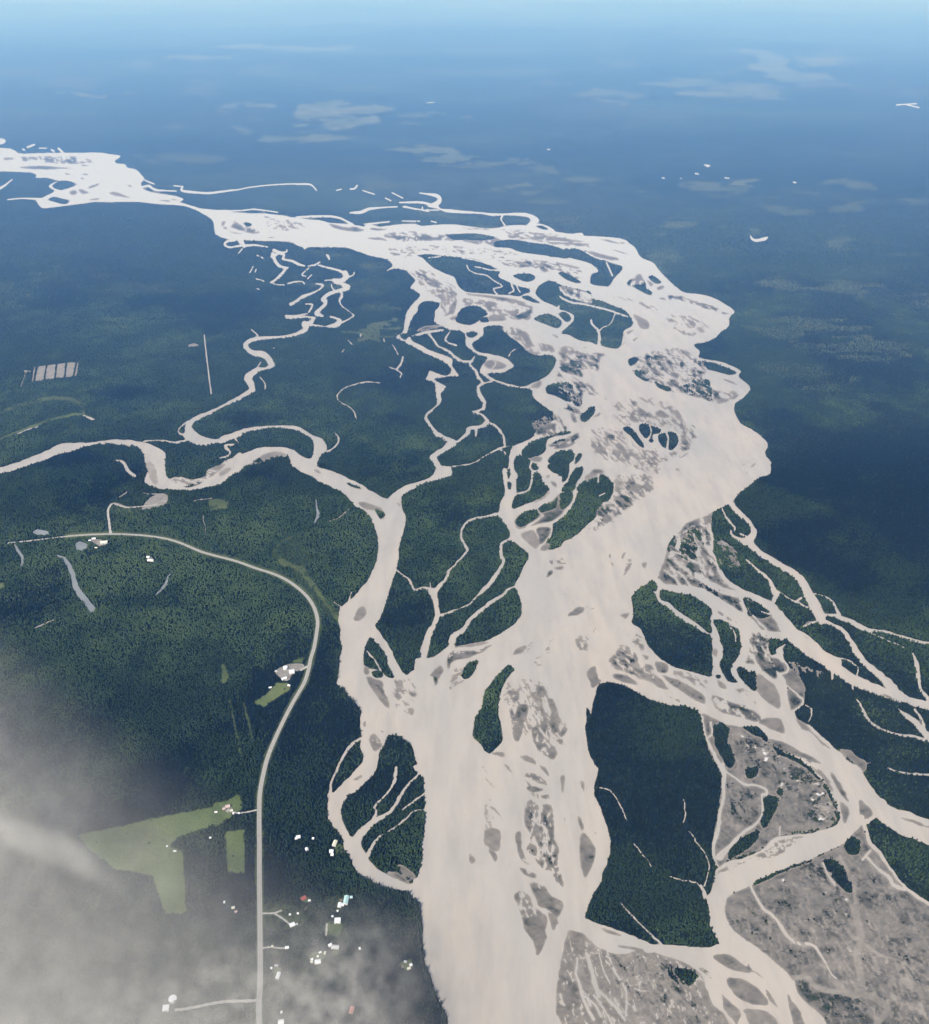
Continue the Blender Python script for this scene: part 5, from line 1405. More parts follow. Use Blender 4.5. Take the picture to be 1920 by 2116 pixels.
# kind, tile, x, y, width, depth, wall height, turn, roof, wall, roof style, label, category
BUILDINGS = [
 ('house', 'Y', 520, 548, 9, 7, 3.2, 12, 'white', 'white', 'gable', 'white roofed house in the dark wood, upper of two touching roofs', 'house'),
 ('shed', 'Y', 504, 562, 5, 4, 2.6, 12, 'white', 'grey', 'shed', 'small white shed at the lower corner of the house in the dark wood', 'shed'),
 ('cabin', 'Y', 588, 646, 6, 7, 3.0, 25, 'white', 'tan', 'gable', 'lone white roofed cabin deep in the dark wood between road and river', 'cabin'),
 ('shed', 'Y', 637, 561, 4, 4, 2.5, 0, 'white', 'tan', 'shed', 'tiny pale shed alone among the trees beside a grey thinned patch', 'shed'),
 ('house', 'Y', 808, 600, 8, 14, 3.4, -12, 'cream', 'white', 'gable', 'long cream roofed house on the grassy clearing at the river bend', 'house'),
 ('house', 'Y', 782, 661, 8, 8, 3.4, 0, 'white', 'white', 'gable', 'square white house just below the long cream one at the river bend', 'house'),
 ('shed', 'Y', 787, 690, 6, 4.5, 2.8, 0, 'white', 'grey', 'shed', 'white shed below the square white house at the river bend', 'shed'),
 ('warehouse', 'Y', 897, 1050, 9, 19, 5.0, -4, 'teal', 'white', 'gable', 'long pale teal roofed warehouse, biggest building in the yard near the wooded point', 'warehouse'),
 ('shed', 'Y', 937, 1023, 5, 5, 2.8, 15, 'teal', 'grey', 'gable', 'little pale shed off the upper corner of the teal roofed warehouse', 'shed'),
 ('house', 'Y', 847, 1086, 7, 10, 3.2, -6, 'white', 'white', 'gable', 'narrow white house beside the teal roofed warehouse yard', 'house'),
 ('shed', 'Y', 871, 1084, 4, 6, 2.8, -6, 'white', 'grey', 'flat', 'slim white shed wedged between narrow white house and teal roofed warehouse', 'shed'),
 ('shed', 'Y', 858, 1045, 5, 4, 2.6, 20, 'brown', 'log', 'gable', 'brown roofed shed on the dirt yard west of the teal roofed warehouse', 'shed'),
 ('shed', 'Y', 830, 1132, 3, 3, 2.4, 20, 'white', 'grey', 'shed', 'very small white hut below the narrow white house', 'shed'),
 ('warehouse', 'Y', 830, 1210, 12, 11, 4.5, 3, 'white', 'white', 'flat', 'big square flat roofed white building alone on its dirt clearing', 'building'),
 ('shed', 'Y', 790, 1174, 3.5, 3, 2.4, 0, 'white', 'grey', 'shed', 'small hut up the lane from the big square white building', 'shed'),
 ('house', 'Y', 472, 1240, 10, 8, 3.2, 28, 'white', 'white', 'gable', 'white house with wide gable at the end of the forked lane', 'house'),
 ('shed', 'Y', 505, 1236, 6, 3, 2.5, 10, 'grey', 'grey', 'shed', 'low grey lean-to just right of the house at the forked lane', 'shed'),
 ('shed', 'Y', 455, 1160, 3.5, 3, 2.4, 0, 'white', 'grey', 'shed', 'white hut halfway along the upper arm of the forked lane', 'shed'),
 ('shed', 'Y', 518, 1150, 3.5, 3.5, 2.4, 0, 'white', 'tan', 'gable', 'white hut at the far right end of the upper lane arm', 'shed'),
 ('warehouse', 'Y', 811, 1418, 15, 7.5, 4.2, -4, 'grey', 'grey', 'gable', 'long grey roofed barn lying across its clearing south of the big square building', 'barn'),
 ('shed', 'Y', 772, 1402, 7, 5, 3, 32, 'white', 'tan', 'shed', 'turned white shed at the left end of the long grey barn', 'shed'),
 ('house', 'Y', 674, 1532, 11, 8, 3.4, 10, 'white', 'white', 'gable', 'bright white house, largest in the cluster beside the long grey barn', 'house'),
 ('shed', 'Y', 628, 1512, 4.5, 4, 2.6, 15, 'white', 'grey', 'gable', 'upper of two white sheds stacked left of the bright white house', 'shed'),
 ('shed', 'Y', 626, 1533, 4, 3.5, 2.6, 15, 'cream', 'grey', 'shed', 'lower cream shed of the pair left of the bright white house', 'shed'),
 ('shed', 'Y', 674, 1490, 3.2, 3, 2.4, 0, 'white', 'grey', 'shed', 'small white hut straight above the bright white house', 'shed'),
 ('shed', 'Y', 692, 1458, 5, 3, 2.5, 30, 'white', 'tan', 'gable', 'slanted white shed at the top of the cluster left of the grey barn', 'shed'),
 ('shed', 'Y', 730, 1463, 2.8, 6, 2.5, -10, 'cream', 'log', 'gable', 'thin upright cream shed between the slanted shed and the grey barn', 'shed'),
 ('cabin', 'Y', 432, 1420, 7, 5, 3, 8, 'white', 'tan', 'gable', 'white cabin at the right end of the short track off the road', 'cabin'),
 ('shed', 'Y', 316, 1410, 3.5, 3, 2.4, 0, 'cream', 'log', 'shed', 'cream hut at the road end of the short track with the white cabin', 'shed'),
 ('house', 'Y', 362, 1642, 6, 13, 3.4, -10, 'white', 'white', 'gable', 'tall narrow white house on the clearing hugging the road near the lower junction', 'house'),
 ('shed', 'Y', 347, 1562, 7, 3, 2.5, 0, 'grey', 'grey', 'shed', 'long grey lean-to above the tall narrow house near the road', 'shed'),
 ('shed', 'Y', 309, 1582, 3.2, 3.2, 2.4, 0, 'white', 'grey', 'shed', 'white hut on the road side of the tall narrow house clearing', 'shed'),
 ('cabin', 'Y', 1406, 1557, 5, 5, 2.8, 30, 'white', 'log', 'gable', 'right hand white cabin of the ring clearing above the wide river', 'cabin'),
 ('cabin', 'Y', 1364, 1531, 5, 4, 2.8, -20, 'grey', 'log', 'gable', 'grey roofed cabin at the top of the ring clearing above the wide river', 'cabin'),
 ('cabin', 'Y', 1390, 1584, 6, 4, 2.8, 25, 'cream', 'tan', 'gable', 'cream roofed cabin at the bottom of the ring clearing above the wide river', 'cabin'),
 ('shed', 'Y', 1342, 1570, 4, 3, 2.4, 10, 'brown', 'log', 'shed', 'brown shed on the left of the ring clearing above the wide river', 'shed'),
 ('shed', 'Y', 1005, 1428, 3.5, 4.5, 2.4, 20, 'white', 'grey', 'gable', 'solitary white hut in the mist between the grey barn and the ring clearing', 'shed'),
 ('house', 'Y', 562, 1032, 10, 8, 3.2, 40, 'red', 'log', 'gable', 'red roofed house half hidden in the trees above the forked lane', 'house'),
 ('shed', 'Y', 608, 1050, 4.5, 3, 2.5, 10, 'white', 'grey', 'shed', 'white shed down the slope right of the red roofed house', 'shed'),
 ('barn', 'Y', 941, 1914, 7, 12, 4, -12, 'salmon', 'tan', 'gable', 'faded salmon roofed barn alone in the mist near the bottom edge', 'barn'),
 ('shed', 'Y', 388, 1930, 3.2, 4.5, 2.4, 0, 'white', 'grey', 'gable', 'white hut just above the cut off white house at the bottom edge by the road', 'shed'),
 ('house', 'Y', 386, 2006, 10, 8, 3.4, 8, 'white', 'white', 'gable', 'white house at the very bottom edge just right of the road', 'house'),
 ('warehouse', 'X', 1308, 1900, 11, 11, 5, 8, 'white', 'white', 'flat', 'square white building in the thick mist at the end of the branch road', 'building'),
 ('shed', 'X', 1702, 354, 6, 3, 2.6, 8, 'white', 'grey', 'shed', 'white shed at the right tip of the long green hayfield', 'shed'),
 ('shed', 'X', 1317, 622, 3.2, 3, 2.4, 0, 'white', 'grey', 'shed', 'tiny white hut at the left of the tree clump in the hayfield corner', 'shed'),
 ('shed', 'X', 1378, 660, 6, 3, 2.6, 6, 'white', 'tan', 'gable', 'white shed under the tree clump in the hayfield corner', 'shed'),
 ('shed', 'X', 1657, 555, 4, 3, 2.4, 0, 'white', 'grey', 'shed', 'lone white hut above the grey thinned patch between the two green fields', 'shed'),
 ('shed', 'X', 1767, 1063, 3, 5, 2.4, 0, 'white', 'log', 'gable', 'lone white hut in the trees below the small green field', 'shed'),
 ('house', 'P', 118, 1668, 10, 8, 3.4, 20, 'pink', 'tan', 'gable', 'pinkish roofed farmhouse at the top of the driveway from the road', 'house'),
 ('shed', 'P', 88, 1690, 6, 5, 2.8, 35, 'pink', 'log', 'shed', 'pinkish shed on the field side of the farmhouse', 'shed'),
 ('shed', 'P', 150, 1700, 5, 4, 2.8, 0, 'cream', 'tan', 'gable', 'cream shed on the lower side of the farmhouse', 'shed'),
 ('shed', 'P', 162, 1724, 3, 4, 2.4, 0, 'white', 'grey', 'shed', 'left of two white huts on the farmhouse driveway', 'shed'),
 ('shed', 'P', 206, 1722, 3.5, 3, 2.4, 0, 'white', 'grey', 'shed', 'right of two white huts on the farmhouse driveway', 'shed'),
 ('house', 'P', 622, 610, 14, 13, 4.5, 15, 'white', 'white', 'flat', 'flat white building in the middle of the roadside compound', 'building'),
 ('warehouse', 'P', 562, 662, 14, 7, 4.0, 30, 'white', 'white', 'gable', 'white shop at the lower corner of the roadside compound', 'building'),
 ('shed', 'P', 500, 606, 8, 5, 3, -35, 'grey', 'grey', 'shed', 'grey shed at the far left corner of the roadside compound', 'shed'),
 ('shed', 'P', 600, 716, 7, 5, 3, -20, 'white', 'grey', 'gable', 'white shed on the upper end of the lime green field', 'shed'),
 ('shed', 'P', 452, 732, 7, 4, 3, 15, 'white', 'grey', 'gable', 'white shed in the trees above the middle of the lime green field', 'shed'),
 ('warehouse', 'K', 820, 466, 22, 12, 5, 18, 'cream', 'white', 'gable', 'large cream roofed lodge below the road junction', 'building'),
 ('house', 'K', 740, 437, 12, 8, 4, 15, 'white', 'tan', 'gable', 'white house between the pond and the lodge at the junction', 'house'),
 ('shed', 'K', 708, 449, 8, 6, 3, 25, 'white', 'grey', 'gable', 'white shed nearest the pond by the road junction', 'shed'),
 ('shed', 'K', 758, 507, 8, 5, 3, 15, 'cream', 'grey', 'gable', 'cream shed below the pond side houses', 'shed'),
 ('house', 'K', 1168, 581, 9, 8, 4, 0, 'white', 'white', 'gable', 'upper white house of the three in the forest below the bend of the road', 'house'),
 ('house', 'K', 1178, 608, 12, 8, 4, 5, 'white', 'tan', 'gable', 'lower left white house of the three in the forest below the bend', 'house'),
 ('house', 'K', 1200, 609, 9, 8, 4, -8, 'cream', 'white', 'gable', 'lower right cream house of the three in the forest below the bend', 'house'),
 ('cabin', 'Y', 8, 1106, 6, 5, 3, 15, 'cream', 'log', 'gable', 'cream roofed cabin west of the road in the trees', 'cabin'),
 ('shed', 'Y', 30, 1138, 5, 3.5, 2.6, 40, 'pink', 'log', 'shed', 'pinkish shed just below the cream cabin west of the road', 'shed'),
]
_bx = np.array([ground(*sheet(b[1], [(b[2], b[3])])[0]) for b in BUILDINGS]); _br = np.array([0.5 * math.hypot(b[4], b[5]) for b in BUILDINGS])

# ------------------------------------------------------------------ forest (one mass nobody could count)
def samp(arr, u, v): return arr[np.clip((v + PAD).astype(int), 0, HH - 1), np.clip((u + PAD).astype(int), 0, WW - 1)]
land = np.clip(1 - wat - bar - clr - pond, 0, 1); near_open = blur(np.clip(wat + clr + pond, 0, 1), 1)
tu, tv, ts = [], [], []
FAR_V = 430
for v in range(FAR_V, H0 + PAD - 4):
    pw = px_width(v); y1 = ground(960, v)[1]; y2 = ground(960, v + 1)[1]; pd = float(y1 - y2)
    rngm = float(math.hypot(H, y1))
    sp = 3.8 * max(1.0, (rngm / 2100.0)) ** 0.56
    fade = min(1.0, (v - FAR_V) / 300.0)
    lam = WW * pw * pd / (sp * sp) * (0.04 + 0.96 * fade ** 1.3)
    n = rng.poisson(lam)
    tu.append(rng.uniform(-PAD, W0 + PAD - 1, n)); tv.append(v + rng.uniform(0, 1, n)); ts.append(np.full(n, sp))
tu = np.concatenate(tu); tv = np.concatenate(tv); ts = np.concatenate(ts)
keep = (samp(land, tu, tv) > 0.55) & (samp(near_open, tu, tv) < rng.uniform(0.12, 0.5, len(tu)))
keep |= (samp(bar, tu, tv) > 0.6) & (samp(veg, tu, tv) + rng.uniform(-0.2, 0.15, len(tu)) > 0.83)
keep &= rng.uniform(0, 1, len(tu)) > np.clip(samp(mead, tu, tv) * 1.9 - 0.25, 0, 0.996)
tu, tv, ts = tu[keep], tv[keep], ts[keep]
tx_, ty_ = ground(tu, tv)
clear = np.ones(len(tu), bool)
for (bx_, by_), br_ in zip(_bx, _br):      # yards: open round each building and a little more on the side the trees lean over from
    clear &= ((tx_ - bx_) ** 2 + (ty_ - by_ + 3.0) ** 2) > (br_ + 5.0) ** 2
near_road = (tx_ > rc[:, 0].min() - 20) & (tx_ < rc[:, 0].max() + 20)
ii = np.nonzero(near_road)[0]
for k0 in range(0, len(ii), 20000):
    q = ii[k0:k0 + 20000]
    d2 = ((tx_[q, None] - rc[None, ::2, 0]) ** 2 + (ty_[q, None] - rc[None, ::2, 1]) ** 2).min(1)
    clear[q] &= d2 > 12.0 ** 2
for q_ in SIDE:
    lo, hi = q_.min(0) - 12, q_.max(0) + 12
    ii = np.nonzero((tx_ > lo[0]) & (tx_ < hi[0]) & (ty_ > lo[1]) & (ty_ < hi[1]))[0]
    if len(ii):
        A, B = q_[:-1], q_[1:]; D = B - A; pt = np.stack([tx_[ii], ty_[ii]], 1)
        for a_, d_ in zip(A, D):
            t_ = np.clip(((pt - a_) @ d_) / max(d_ @ d_, 1e-6), 0, 1); dd = pt - a_ - t_[:, None] * d_
            clear[ii] &= (dd ** 2).sum(1) > 6.5 ** 2
tu, tv, ts, tx_, ty_ = (a[clear] for a in (tu, tv, ts, tx_, ty_))
onbar = samp(bar, tu, tv) > 0.5
n = len(tu)
stand = fbm(tx_ / 260, ty_ / 260, 60, 4); stand2 = fbm(tx_ / 900, ty_ / 900, 66, 3); patch = fbm(tx_ / 70, ty_ / 70, 71, 3)
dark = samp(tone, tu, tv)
# young leafy woods fill the islands and the near ground; black spruce the wetter stands and the painted cloud shadow
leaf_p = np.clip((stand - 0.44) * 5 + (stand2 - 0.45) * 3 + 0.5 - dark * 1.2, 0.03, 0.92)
leafy = (rng.uniform(0, 1, n) < leaf_p).astype(np.float32)
hgt = np.where(leafy > 0, rng.uniform(4.5, 8.5, n), rng.uniform(4.5, 10.5, n)) * (0.68 + 0.6 * patch) * (ts / 3.8) ** 0.12
hgt = np.where(onbar, rng.uniform(2.0, 4.5, n), hgt)
rad = np.where(leafy > 0, ts * rng.uniform(0.46, 0.72, n), ts * rng.uniform(0.30, 0.48, n))
rad = np.where(onbar, ts * rng.uniform(0.35, 0.6, n), rad)
olive = fbm(tx_ / 620 + 31, ty_ / 620, 88, 4)
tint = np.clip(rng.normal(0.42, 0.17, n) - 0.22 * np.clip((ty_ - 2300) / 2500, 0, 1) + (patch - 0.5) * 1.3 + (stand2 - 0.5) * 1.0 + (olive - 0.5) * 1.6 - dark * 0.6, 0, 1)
rot = rng.uniform(0, 6.28, n)
def build_forest(sel, leaf):
    m = int(sel.sum()); K = 5
    x, y, h, r, a = tx_[sel], ty_[sel], hgt[sel], rad[sel], rot[sel]
    ang = a[:, None] + np.arange(K)[None] * 2 * math.pi / K
    jit = rng.uniform(0.72, 1.22, (m, K))
    if not leaf:      # ragged spire: skirt ring, waist ring, tip
        ring1 = np.stack([x[:, None] + np.cos(ang) * r[:, None] * jit, y[:, None] + np.sin(ang) * r[:, None] * jit, (h * 0.10)[:, None] + 0 * ang], -1)
        ang2 = ang + 0.6
        ring2 = np.stack([x[:, None] + np.cos(ang2) * r[:, None] * 0.52 * jit, y[:, None] + np.sin(ang2) * r[:, None] * 0.52 * jit, (h * 0.55)[:, None] + 0 * ang], -1)
        lean = rng.normal(0, 0.05, (m, 2)) * h[:, None]
        tip = np.stack([x + lean[:, 0], y + lean[:, 1], h], -1)[:, None]
    else:             # round crown: wide ring, shoulder ring, top
        ring1 = np.stack([x[:, None] + np.cos(ang) * r[:, None] * jit, y[:, None] + np.sin(ang) * r[:, None] * jit, (h * rng.uniform(0.30, 0.45, m))[:, None] + 0 * ang], -1)
        ang2 = ang + 0.5; j2 = rng.uniform(0.6, 1.05, (m, K))
        ring2 = np.stack([x[:, None] + np.cos(ang2) * r[:, None] * 0.75 * j2, y[:, None] + np.sin(ang2) * r[:, None] * 0.75 * j2, (h[:, None] * rng.uniform(0.72, 0.9, (m, K)))], -1)
        tip = np.stack([x, y, h], -1)[:, None]
    V = np.concatenate([ring1, ring2, tip], 1)           # 11 verts
    base = (np.arange(m) * 11)[:, None, None]
    k = np.arange(K); k1 = (k + 1) % K
    q = np.stack([k, k1, K + k], 1); q2 = np.stack([k1, K + k1, K + k], 1); q3 = np.stack([K + k, K + k1, np.full(K, 2 * K)], 1)
    tri = np.concatenate([q, q2, q3], 0)
    Lp = (tri[None] + base).reshape(-1)
    return V.reshape(-1, 3), Lp, np.full(m * 15, 3), np.repeat(tint[sel], 11), np.full(m * 11, float(leaf))
A_ = build_forest(leafy < 0.5, 0); B_ = build_forest(leafy > 0.5, 1)
off = len(A_[0])
fo = link('forest', np.vstack([A_[0], B_[0]]), np.concatenate([A_[1], B_[1] + off]), np.concatenate([A_[2], B_[2]]), m_tree)
attr(fo, 'tint', np.concatenate([A_[3], B_[3]])); attr(fo, 'leafy', np.concatenate([A_[4], B_[4]]))
fo['kind'] = 'stuff'
print('trees', n)

# ------------------------------------------------------------------ buildings
def bm_link(name, bm, mat, parent=None):
    me = bpy.data.meshes.new(name); bm.to_mesh(me); bm.free(); me.materials.append(mat)
    o = bpy.data.objects.new(name, me); C.objects.link(o)
    if parent: o.parent = parent
    return o

def add_box(bm, cx, cy, cz, sx, sy, sz):
    r = bmesh.ops.create_cube(bm, size=1.0)
    for q in r['verts']: q.co = Vector((cx + q.co.x * sx, cy + q.co.y * sy, cz + q.co.z * sz))

def tagged(o, label, cat, group=None):
    o['label'] = label; o['category'] = cat
    if group: o['group'] = group
    return o

ROOFS = dict(white=plain('white_sheet_roof', (0.80, 0.80, 0.79), 0.45, 0.05), grey=plain('grey_sheet_roof', (0.42, 0.42, 0.42), 0.5, 0.08),
             red=plain('red_sheet_roof', (0.34, 0.085, 0.065), 0.55, 0.1), salmon=plain('faded_salmon_roof', (0.46, 0.17, 0.12), 0.6, 0.12),
             teal=plain('pale_teal_roof', (0.42, 0.60, 0.58), 0.5, 0.06), cream=plain('cream_roof', (0.66, 0.62, 0.48), 0.6, 0.08),
             pink=plain('pinkish_roof', (0.52, 0.38, 0.34), 0.6, 0.1), brown=plain('weathered_brown_roof', (0.17, 0.13, 0.10), 0.8, 0.15))
WALLS = dict(white=plain('white_siding', (0.70, 0.69, 0.66), 0.7, 0.06), tan=plain('tan_siding', (0.42, 0.34, 0.25), 0.75, 0.1),
             log=plain('log_wall', (0.20, 0.13, 0.08), 0.85, 0.2), grey=plain('grey_siding', (0.36, 0.36, 0.35), 0.75, 0.08))
m_glass = plain('window_glass', (0.05, 0.06, 0.07), 0.15, 0.1); m_door = plain('door_paint', (0.18, 0.09, 0.06), 0.6, 0.15)
m_pipe = plain('galvanised_steel', (0.55, 0.56, 0.56), 0.4, 0.08, 1.0, 0.6)

def building(b):
    kind, tile, px, py, w, d, h, rot, roof, wall, style, label, cat = b[:13]
    group = b[13] if len(b) > 13 else None
    u, v = sheet(tile, [(px, py)])[0]
    x, y = (float(q) for q in ground(u, v))
    t = bpy.data.objects.new(kind, None); C.objects.link(t); t.location = (x, y, 0.35); t.rotation_euler = (0, 0, RAD(rot))
    tagged(t, label, cat, group)
    rise = {'gable': 0.28 * min(w, d), 'shed': 0.12 * d, 'flat': 0.0}[style]
    bm = bmesh.new()
    if style == 'gable':      # ridge along the longer side
        L_, W_ = max(w, d), min(w, d); ax = w >= d
        def P(a, c, z): return bm.verts.new((a, c, z) if ax else (c, a, z))
        prof = [(-W_ / 2, 0), (W_ / 2, 0), (W_ / 2, h), (0, h + rise), (-W_ / 2, h)]
        A = [P(-L_ / 2, c, z) for c, z in prof]; B = [P(L_ / 2, c, z) for c, z in prof]
        bm.faces.new(A); bm.faces.new(B[::-1])
        for i in range(5): bm.faces.new((A[i], B[i], B[(i + 1) % 5], A[(i + 1) % 5]))
        bmesh.ops.recalc_face_normals(bm, faces=bm.faces)
    else:
        add_box(bm, 0, 0, h / 2, w, d, h)
    bm_link('wall', bm, WALLS[wall], t)
    bm = bmesh.new(); ov = 0.45; th = 0.18
    if style == 'gable':
        for s in (-1, 1):
            e = W_ / 2 + ov; zl = h - rise * (ov / (W_ / 2)) + 0.02; zr = h + rise + 0.02
            q = [(-L_ / 2 - ov, s * e, zl), (L_ / 2 + ov, s * e, zl), (L_ / 2 + ov, 0, zr), (-L_ / 2 - ov, 0, zr)]
            vs_ = [bm.verts.new((a, c, z + dz) if ax else (c, a, z + dz)) for dz in (0.0, th) for a, c, z in q]
            for f in ((0, 1, 2, 3), (4, 5, 6, 7), (0, 1, 5, 4), (1, 2, 6, 5), (2, 3, 7, 6), (3, 0, 4, 7)): bm.faces.new([vs_[i] for i in f])
        bmesh.ops.recalc_face_normals(bm, faces=bm.faces)
    elif style == 'shed':
        q = [(-w / 2 - ov, -d / 2 - ov, h + 0.03), (w / 2 + ov, -d / 2 - ov, h + 0.03), (w / 2 + ov, d / 2 + ov, h + rise + 0.03), (-w / 2 - ov, d / 2 + ov, h + rise + 0.03)]
        vs_ = [bm.verts.new((a, c, z + dz)) for dz in (0.0, th) for a, c, z in q]
        for f in ((0, 1, 2, 3), (4, 5, 6, 7), (0, 1, 5, 4), (1, 2, 6, 5), (2, 3, 7, 6), (3, 0, 4, 7)): bm.faces.new([vs_[i] for i in f])
        bmesh.ops.recalc_face_normals(bm, faces=bm.faces)
    else:
        add_box(bm, 0, 0, h + 0.14, w + 0.5, d + 0.5, 0.26)
    ro = bm_link('roof', bm, ROOFS[roof], t)
    if kind == 'house':
        bm = bmesh.new(); add_box(bm, w * 0.22, d * 0.12, h + rise * 0.75 + 0.6, 0.6, 0.6, 1.4); bm_link('chimney', bm, WALLS['grey'], ro)
    bm = bmesh.new(); dw = 1.0 if kind in ('house', 'cabin') else min(3.2, w * 0.45)
    add_box(bm, -w * 0.12, -d / 2 - 0.04, min(1.05, h * 0.45), dw, 0.08, min(2.1, h * 0.85)); bm_link('door', bm, m_door, t)
    if kind in ('house', 'cabin', 'warehouse'):
        for k, (fx, s) in enumerate(((0.28, -1), (-0.36, -1), (0.2, 1), (-0.25, 1))):
            bm = bmesh.new(); add_box(bm, fx * w, s * (d / 2 + 0.03), h * 0.58, 1.1, 0.06, 0.9); bm_link('window', bm, m_glass, t)
    return t

for b in BUILDINGS: building(b)

def tank(tile, px, py, r, h, label, group=None):
    u, v = sheet(tile, [(px, py)])[0]; x, y = (float(q) for q in ground(u, v))
    t = bpy.data.objects.new('storage_tank', None); C.objects.link(t); t.location = (x, y, 0.35); tagged(t, label, 'tank', group)
    bm = bmesh.new(); bmesh.ops.create_cone(bm, cap_ends=True, segments=32, radius1=r, radius2=r, depth=h)
    for q in bm.verts: q.co.z += h / 2
    bm_link('shell', bm, ROOFS['white'], t)
    bm = bmesh.new(); bmesh.ops.create_cone(bm, cap_ends=True, segments=32, radius1=r + 0.1, radius2=r * 0.12, depth=r * 0.16)
    for q in bm.verts: q.co.z += h + r * 0.08 + 0.01
    bm_link('roof', bm, ROOFS['white'], t)
    bm = bmesh.new(); add_box(bm, 0, -r - 0.16, h / 2, 0.5, 0.12, h); bm_link('ladder', bm, m_pipe, t)
tank('X', 1362, 1830, 7.6, 6.0, 'large round white tank beyond the square white building in the mist')
tank('P', 572, 578, 6.0, 5.5, 'round white tank inside the compound of white paths beside the road')

# ------------------------------------------------------------------ spruces standing out along the near bank
def spruce():
    t = bpy.data.objects.new('spruce_tree', None); C.objects.link(t)
    bm = bmesh.new(); bmesh.ops.create_cone(bm, cap_ends=True, segments=7, radius1=0.24, radius2=0.05, depth=15.0)
    for q in bm.verts: q.co.z += 7.5
    bm_link('trunk', bm, m_bark, t)
    bm = bmesh.new(); rr = random.Random(3)
    tiers = 13
    for i in range(tiers):
        f = i / (tiers - 1); z = 1.4 + f * 13.4; rad_ = 2.15 * (1 - f) ** 0.85 + 0.22; hh = 1.9 - f * 0.7; kk = 9
        top = bm.verts.new((0, 0, z + hh)); ring = []
        for k in range(kk):
            a = k * 2 * math.pi / kk + i * 0.7; r_ = rad_ * rr.uniform(0.55, 1.15)
            ring.append(bm.verts.new((math.cos(a) * r_, math.sin(a) * r_, z - rr.uniform(0, 0.5))))
        for k in range(kk): bm.faces.new((ring[k], ring[(k + 1) % kk], top))
    bm_link('crown', bm, m_needles, t)
    return t

proto = spruce(); first = True
def plant(x, y, s, label, group):
    global first
    if first: t = proto; first = False
    else:
        t = proto.copy(); C.objects.link(t)
        for ch in proto.children:
            c = ch.copy(); C.objects.link(c); c.parent = t
    t.location = (x, y, 0.0); t.rotation_euler = (random.uniform(-.04, .04), random.uniform(-.04, .04), random.uniform(0, 6.28)); t.scale = (s * random.uniform(.8, 1.15), s * random.uniform(.8, 1.15), s)
    tagged(t, label, 'tree', group)
def bank(tile, pts, count, back, label, group):
    p = smooth_path(sheet(tile, parse(pts)), False, 8); seg = np.concatenate([[0], np.cumsum(np.linalg.norm(np.diff(p, axis=0), axis=1))])
    done = 0; tries = 0
    while done < count and tries < count * 40:
        tries += 1
        s = random.uniform(0, seg[-1]); u = float(np.interp(s, seg, p[:, 0])); v = float(np.interp(s, seg, p[:, 1]))
        u -= random.uniform(-4, back); v += random.uniform(-3, 6)
        uu, vv = np.array([u]), np.array([v])
        if samp(land, uu, vv)[0] < 0.7 or v > 2150 or samp(mead, uu, vv)[0] > 0.3: continue
        x, y = ground(u, v); plant(float(x), float(y), random.uniform(0.6, 1.12), label, group); done += 1
bank('Y', '1010,850 1110,905 1220,955 1330,965 1400,1005 1470,1075 1490,1170 1500,1280', 70, 16, 'dark spruce on the wooded point where the side channel rejoins the wide river', 'spruces on the point below the side channel')
bank('Y', '1505,1300 1515,1420 1535,1560 1590,1700 1640,1820 1700,1930 1740,2060', 80, 14, 'dark spruce leaning over the lower left bank of the wide river', 'spruces along the lower left bank')
bank('P', '1000,520 1025,680 1050,770 1100,830 1165,910 1160,990', 45, 10, 'dark spruce on the outer bank of the narrower river beside the road', 'spruces along the narrower river')


# ------------------------------------------------------------------ air, light, camera
def box(name, x0, x1, y0, y1, z0, z1, mat):
    V = [(x0, y0, z0), (x1, y0, z0), (x1, y1, z0), (x0, y1, z0), (x0, y0, z1), (x1, y0, z1), (x1, y1, z1), (x0, y1, z1)]
    Fq = [3, 2, 1, 0, 4, 5, 6, 7, 0, 1, 5, 4, 1, 2, 6, 5, 2, 3, 7, 6, 3, 0, 4, 7]
    return link(name, V, Fq, [4] * 6, mat)
def vol_mat(name):
    m = bpy.data.materials.new(name); m.use_nodes = True; N = m.node_tree.nodes; L = m.node_tree.links
    N.remove(N['Principled BSDF']); v = N.new('ShaderNodeVolumePrincipled'); L.new(v.outputs[0], N['Material Output'].inputs['Volume'])
    return m, N, L, v
m_haze, N, L, v = vol_mat('haze_air')
v.inputs['Color'].default_value = (0.085, 0.36, 1.0, 1); v.inputs['Absorption Color'].default_value = (1, 1, 1, 1)
v.inputs['Density'].default_value = 2.7e-5; v.inputs['Anisotropy'].default_value = 0.0
hz = box('haze', -R - 100, R + 100, -R - 100, R + 100, -6, 1790, m_haze); hz['kind'] = 'stuff'

m_far_haze, N, L, v = vol_mat('far_haze_air')      # second haze box, added to thicken the blue air with distance
v.inputs['Color'].default_value = (0.27, 0.545, 1.0, 1); v.inputs['Absorption Color'].default_value = (1, 1, 1, 1)
v.inputs['Density'].default_value = 6.6e-5
sk = box('far_haze', -R - 50, R + 50, 3000, R + 50, -5, 1500, m_far_haze); sk['kind'] = 'stuff'

